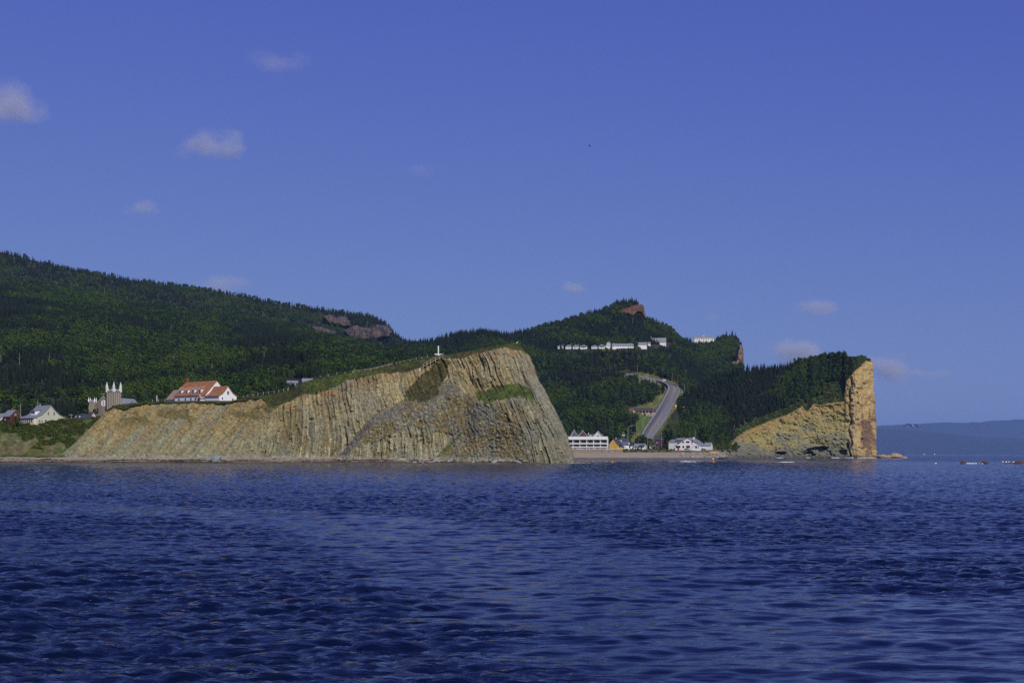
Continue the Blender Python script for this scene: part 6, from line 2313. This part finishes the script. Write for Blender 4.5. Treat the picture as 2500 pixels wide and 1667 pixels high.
def bird(loc, rz, span, body_m, wing_m, label, lift, droop, tilt=0, beak=True, group=None):
    o = empty('flying_gull', loc, rz, label, 'bird', group)
    o.rotation_euler = (0, tilt, rz)
    L = span * .38
    # body along y (towards the camera is -y)
    MB().tube([(0, -L * .55, 0), (0, -L * .42, .01 * span), (0, -L * .1, 0), (0, L * .25, 0), (0, L * .55, .01)], [span * .012, span * .038, span * .055, span * .035, span * .012], 8).build('body', body_m, o, True)
    MB().add([(-span * .02, L * .45, 0), (span * .02, L * .45, 0), (span * .06, L * .72, 0), (-span * .06, L * .72, 0), (-span * .02, L * .45, .012 * span), (span * .02, L * .45, .012 * span), (span * .06, L * .72, .012 * span), (-span * .06, L * .72, .012 * span)],
             [(0, 3, 2, 1), (4, 5, 6, 7), (0, 1, 5, 4), (1, 2, 6, 5), (2, 3, 7, 6), (3, 0, 4, 7)]).build('tail', body_m, o)
    for s in (-1, 1):
        line = [(0, 0, .02), (.12, lift * .7, -.02), (.24, lift, 0), (.38, lift * .7 - droop * .4, .04), (.5, lift - droop, .09)]
        ch = [.1, .095, .085, .06, .012]
        mb = MB()
        vs = []
        for (x, z, y), c in zip(line, ch):
            vs += [(s * x * span, (y - c * .5) * span, z * span), (s * x * span, (y + c * .5) * span, z * span), (s * x * span, (y + c * .4) * span, z * span + .022 * span), (s * x * span, (y - c * .5) * span, z * span + .03 * span)]
        fs = []
        for i in range(4):
            for k in range(4):
                fs.append((i * 4 + k, i * 4 + (k + 1) % 4, (i + 1) * 4 + (k + 1) % 4, (i + 1) * 4 + k))
        fs += [(0, 1, 2, 3), (16, 17, 18, 19)]
        mb.add(vs, fs).build('wing', wing_m, o)
    if beak:
        MB().cone(0, 0, 0, span * .05, span * .012, .001, 5).build('beak', mat('beak_yellow', (.6, .4, .05), .6), o, False, (0, -L * .58, 0))
    return o


bird(P(2226, 1040, 130), R(8), 1.5, M_GULLW, M_GULLG, 'gull with outspread drooping wings flying low in front of the distant hills', .13, .26, R(5))
bird(P(1440, 358, 120), R(60), .45, M_BIRD, M_BIRD, 'small black bird flying high in the open sky', .30, .02, R(-18))
bird(P(2416, 1043, 330), R(15), 1.3, M_GULLW, M_GULLG, 'tiny far gull near the right edge in front of the distant hills', .06, .04)
for i, (px, lb) in enumerate(((2448, 'white gull sitting leftmost on the reef shelf'), (2456, 'second gull from the left on the reef shelf'), (2462, 'third gull from the left on the reef shelf'), (2474, 'gull sitting rightmost on the reef shelf beside the big rock'))):
    o = empty('resting_gull', ((px - CX) / F * 599.4, 599.4, .42), R(random.uniform(-40, 40)), lb, 'bird')
    MB().tube([(-.55, 0, .35), (-.2, 0, .3), (.15, 0, .34), (.4, 0, .42)], [.04, .2, .24, .1], 8).build('body', M_GULLW, o, True)
    MB().tube([(.3, 0, .4), (.42, 0, .7)], [.12, .12], 8).build('head', M_GULLW, o, True)
    MB().tube([(-.7, .12, .36), (-.1, .2, .45), (.2, .18, .42)], [.03, .12, .08], 6).build('wing', M_GULLG, o, True)
    for s in (-.08, .08):
        MB().tube([(0, s, .2), (0, s, -.1)], .025, 4).build('leg', M_CARD, o)
o = empty('floating_gull', ((2284 - CX) / F * 590, 590, .05), 0, 'lone gull floating on the sea right of the cape', 'bird')
MB().tube([(-.55, 0, .15), (-.2, 0, .12), (.15, 0, .16), (.4, 0, .24)], [.04, .2, .24, .1], 8).build('body', M_GULLW, o, True)
MB().tube([(.3, 0, .24), (.42, 0, .5)], [.12, .12], 8).build('head', M_GULLW, o, True)
b0 = crest_pt(1262, 1)
o = empty('perched_gull', b0, 0, 'small white gull perched on the summit edge of the headland', 'bird')
MB().tube([(-.5, 0, .35), (-.2, 0, .3), (.15, 0, .34), (.4, 0, .42)], [.04, .2, .24, .1], 8).build('body', M_GULLW, o, True)
MB().tube([(.3, 0, .4), (.42, 0, .7)], [.12, .12], 8).build('head', M_GULLW, o, True)


# ------------------------------------------------------------------ clouds
def cloud(px, py, hw, hh, D, dens, label, seed):
    c0 = P(px, py, D)
    k = D / F
    import bmesh
    bm = bmesh.new()
    rs = random.Random(seed)
    bmesh.ops.create_icosphere(bm, subdivisions=4, radius=1.0)
    co = np.array([v.co[:] for v in bm.verts])
    nn = fbm(co[:, 0] * 1.3 + seed, co[:, 2] * 1.6 + co[:, 1] * .8, 3, seed)
    for i, v in enumerate(bm.verts):
        r = .78 + .45 * (nn[i] - .35)
        x, y, z = v.co * r
        if z < 0:
            z *= .55
        v.co = (x * hw * k, y * hw * k * .7, z * hh * k)
    me = bpy.data.meshes.new('cloud')
    bm.to_mesh(me)
    bm.free()
    m = bpy.data.materials.new('cloud_vapour')
    m.use_nodes = True
    n, l = m.node_tree.nodes, m.node_tree.links
    n.clear()
    out = n.new('ShaderNodeOutputMaterial')
    vol = n.new('ShaderNodeVolumePrincipled')
    vol.inputs['Color'].default_value = (.93, .93, .96, 1)
    vol.inputs['Anisotropy'].default_value = 0.0
    tc = n.new('ShaderNodeTexCoord')
    mp = n.new('ShaderNodeMapping')
    mp.inputs['Scale'].default_value = (1 / (hw * k), 1 / (hw * k * .7), 1 / (hh * k))
    l.new(tc.outputs['Object'], mp.inputs['Vector'])
    nz = n.new('ShaderNodeTexNoise')
    nz.inputs['Scale'].default_value = 1.7
    nz.inputs['Detail'].default_value = 4
    mp2 = n.new('ShaderNodeMapping')
    mp2.inputs['Location'].default_value = (seed * 3.7, seed, 0)
    mp2.inputs['Scale'].default_value = (1, 1, .7)
    l.new(mp.outputs[0], mp2.inputs['Vector'])
    l.new(mp2.outputs[0], nz.inputs['Vector'])
    ln = n.new('ShaderNodeVectorMath')
    ln.operation = 'LENGTH'
    l.new(mp.outputs[0], ln.inputs[0])
    a = n.new('ShaderNodeMath')
    a.operation = 'MULTIPLY_ADD'
    l.new(nz.outputs['Fac'], a.inputs[0])
    a.inputs[1].default_value = 2.4
    a.inputs[2].default_value = -.32
    s_ = n.new('ShaderNodeMath')
    s_.operation = 'MULTIPLY_ADD'
    l.new(ln.outputs['Value'], s_.inputs[0])
    s_.inputs[1].default_value = -1.35
    l.new(a.outputs[0], s_.inputs[2])
    mr = n.new('ShaderNodeMapRange')
    mr.interpolation_type = 'SMOOTHSTEP'
    mr.inputs['From Min'].default_value = .0
    mr.inputs['From Max'].default_value = 1.0
    mr.inputs['To Max'].default_value = dens / (hw * k)
    l.new(s_.outputs[0], mr.inputs['Value'])
    l.new(mr.outputs[0], vol.inputs['Density'])
    l.new(vol.outputs[0], out.inputs['Volume'])
    me.materials.append(m)
    o = bpy.data.objects.new('cloud', me)
    o.location = c0
    link(o)
    tag(o, label, 'cloud')


for i, a in enumerate(((30, 262, 135, 92, 6000, 2.8, 'largest soft grey cloud cut by the left edge'), (525, 360, 135, 72, 6000, 2.8, 'soft oval cloud in the upper left sky'), (345, 510, 75, 42, 6000, 1.3, 'faint small cloud below the oval one at left'),
                       (680, 152, 120, 60, 6000, .9, 'faint veil of cloud near the top left of the sky'), (545, 694, 95, 40, 10000, 1.8, 'pale cloud just above the left ridge skyline'), (1400, 702, 55, 32, 10500, 1.9, 'small cloud left of the red rock peak'),
                       (1995, 755, 85, 38, 12500, 2.2, 'flat small cloud above the right cape'), (1945, 862, 110, 66, 21500, 5.0, 'bright cloud peeking from behind the cape trees'), (2175, 903, 105, 66, 21500, 4.6, 'white cloud right beside the tip of the cape'),
                       (2280, 912, 110, 22, 21500, 1.4, 'thin grey streak of cloud right of the cape'), (1735, 777, 42, 16, 12500, .4, 'very faint wisp above the long hilltop lodge'), (1030, 420, 80, 36, 6500, .35, 'very faint wisp in the middle of the sky'))):
    cloud(*a, seed=i + 1)

# ------------------------------------------------------------------ haze
hz = MB().box(-20000, 27000, -120, 41000, -8, 975).build('haze', bpy.data.materials.new('haze_air'))
tag(hz, 'thin blue sea haze', None, None, 'stuff')
hm = hz.data.materials[0]
hm.use_nodes = True
n, l = hm.node_tree.nodes, hm.node_tree.links
n.clear()
ho = n.new('ShaderNodeOutputMaterial')
hv = n.new('ShaderNodeVolumePrincipled')
hv.inputs['Color'].default_value = (.36, .57, 1.0, 1)
hv.inputs['Density'].default_value = 2.5e-5
hv.inputs['Anisotropy'].default_value = 0.0
l.new(hv.outputs[0], ho.inputs['Volume'])
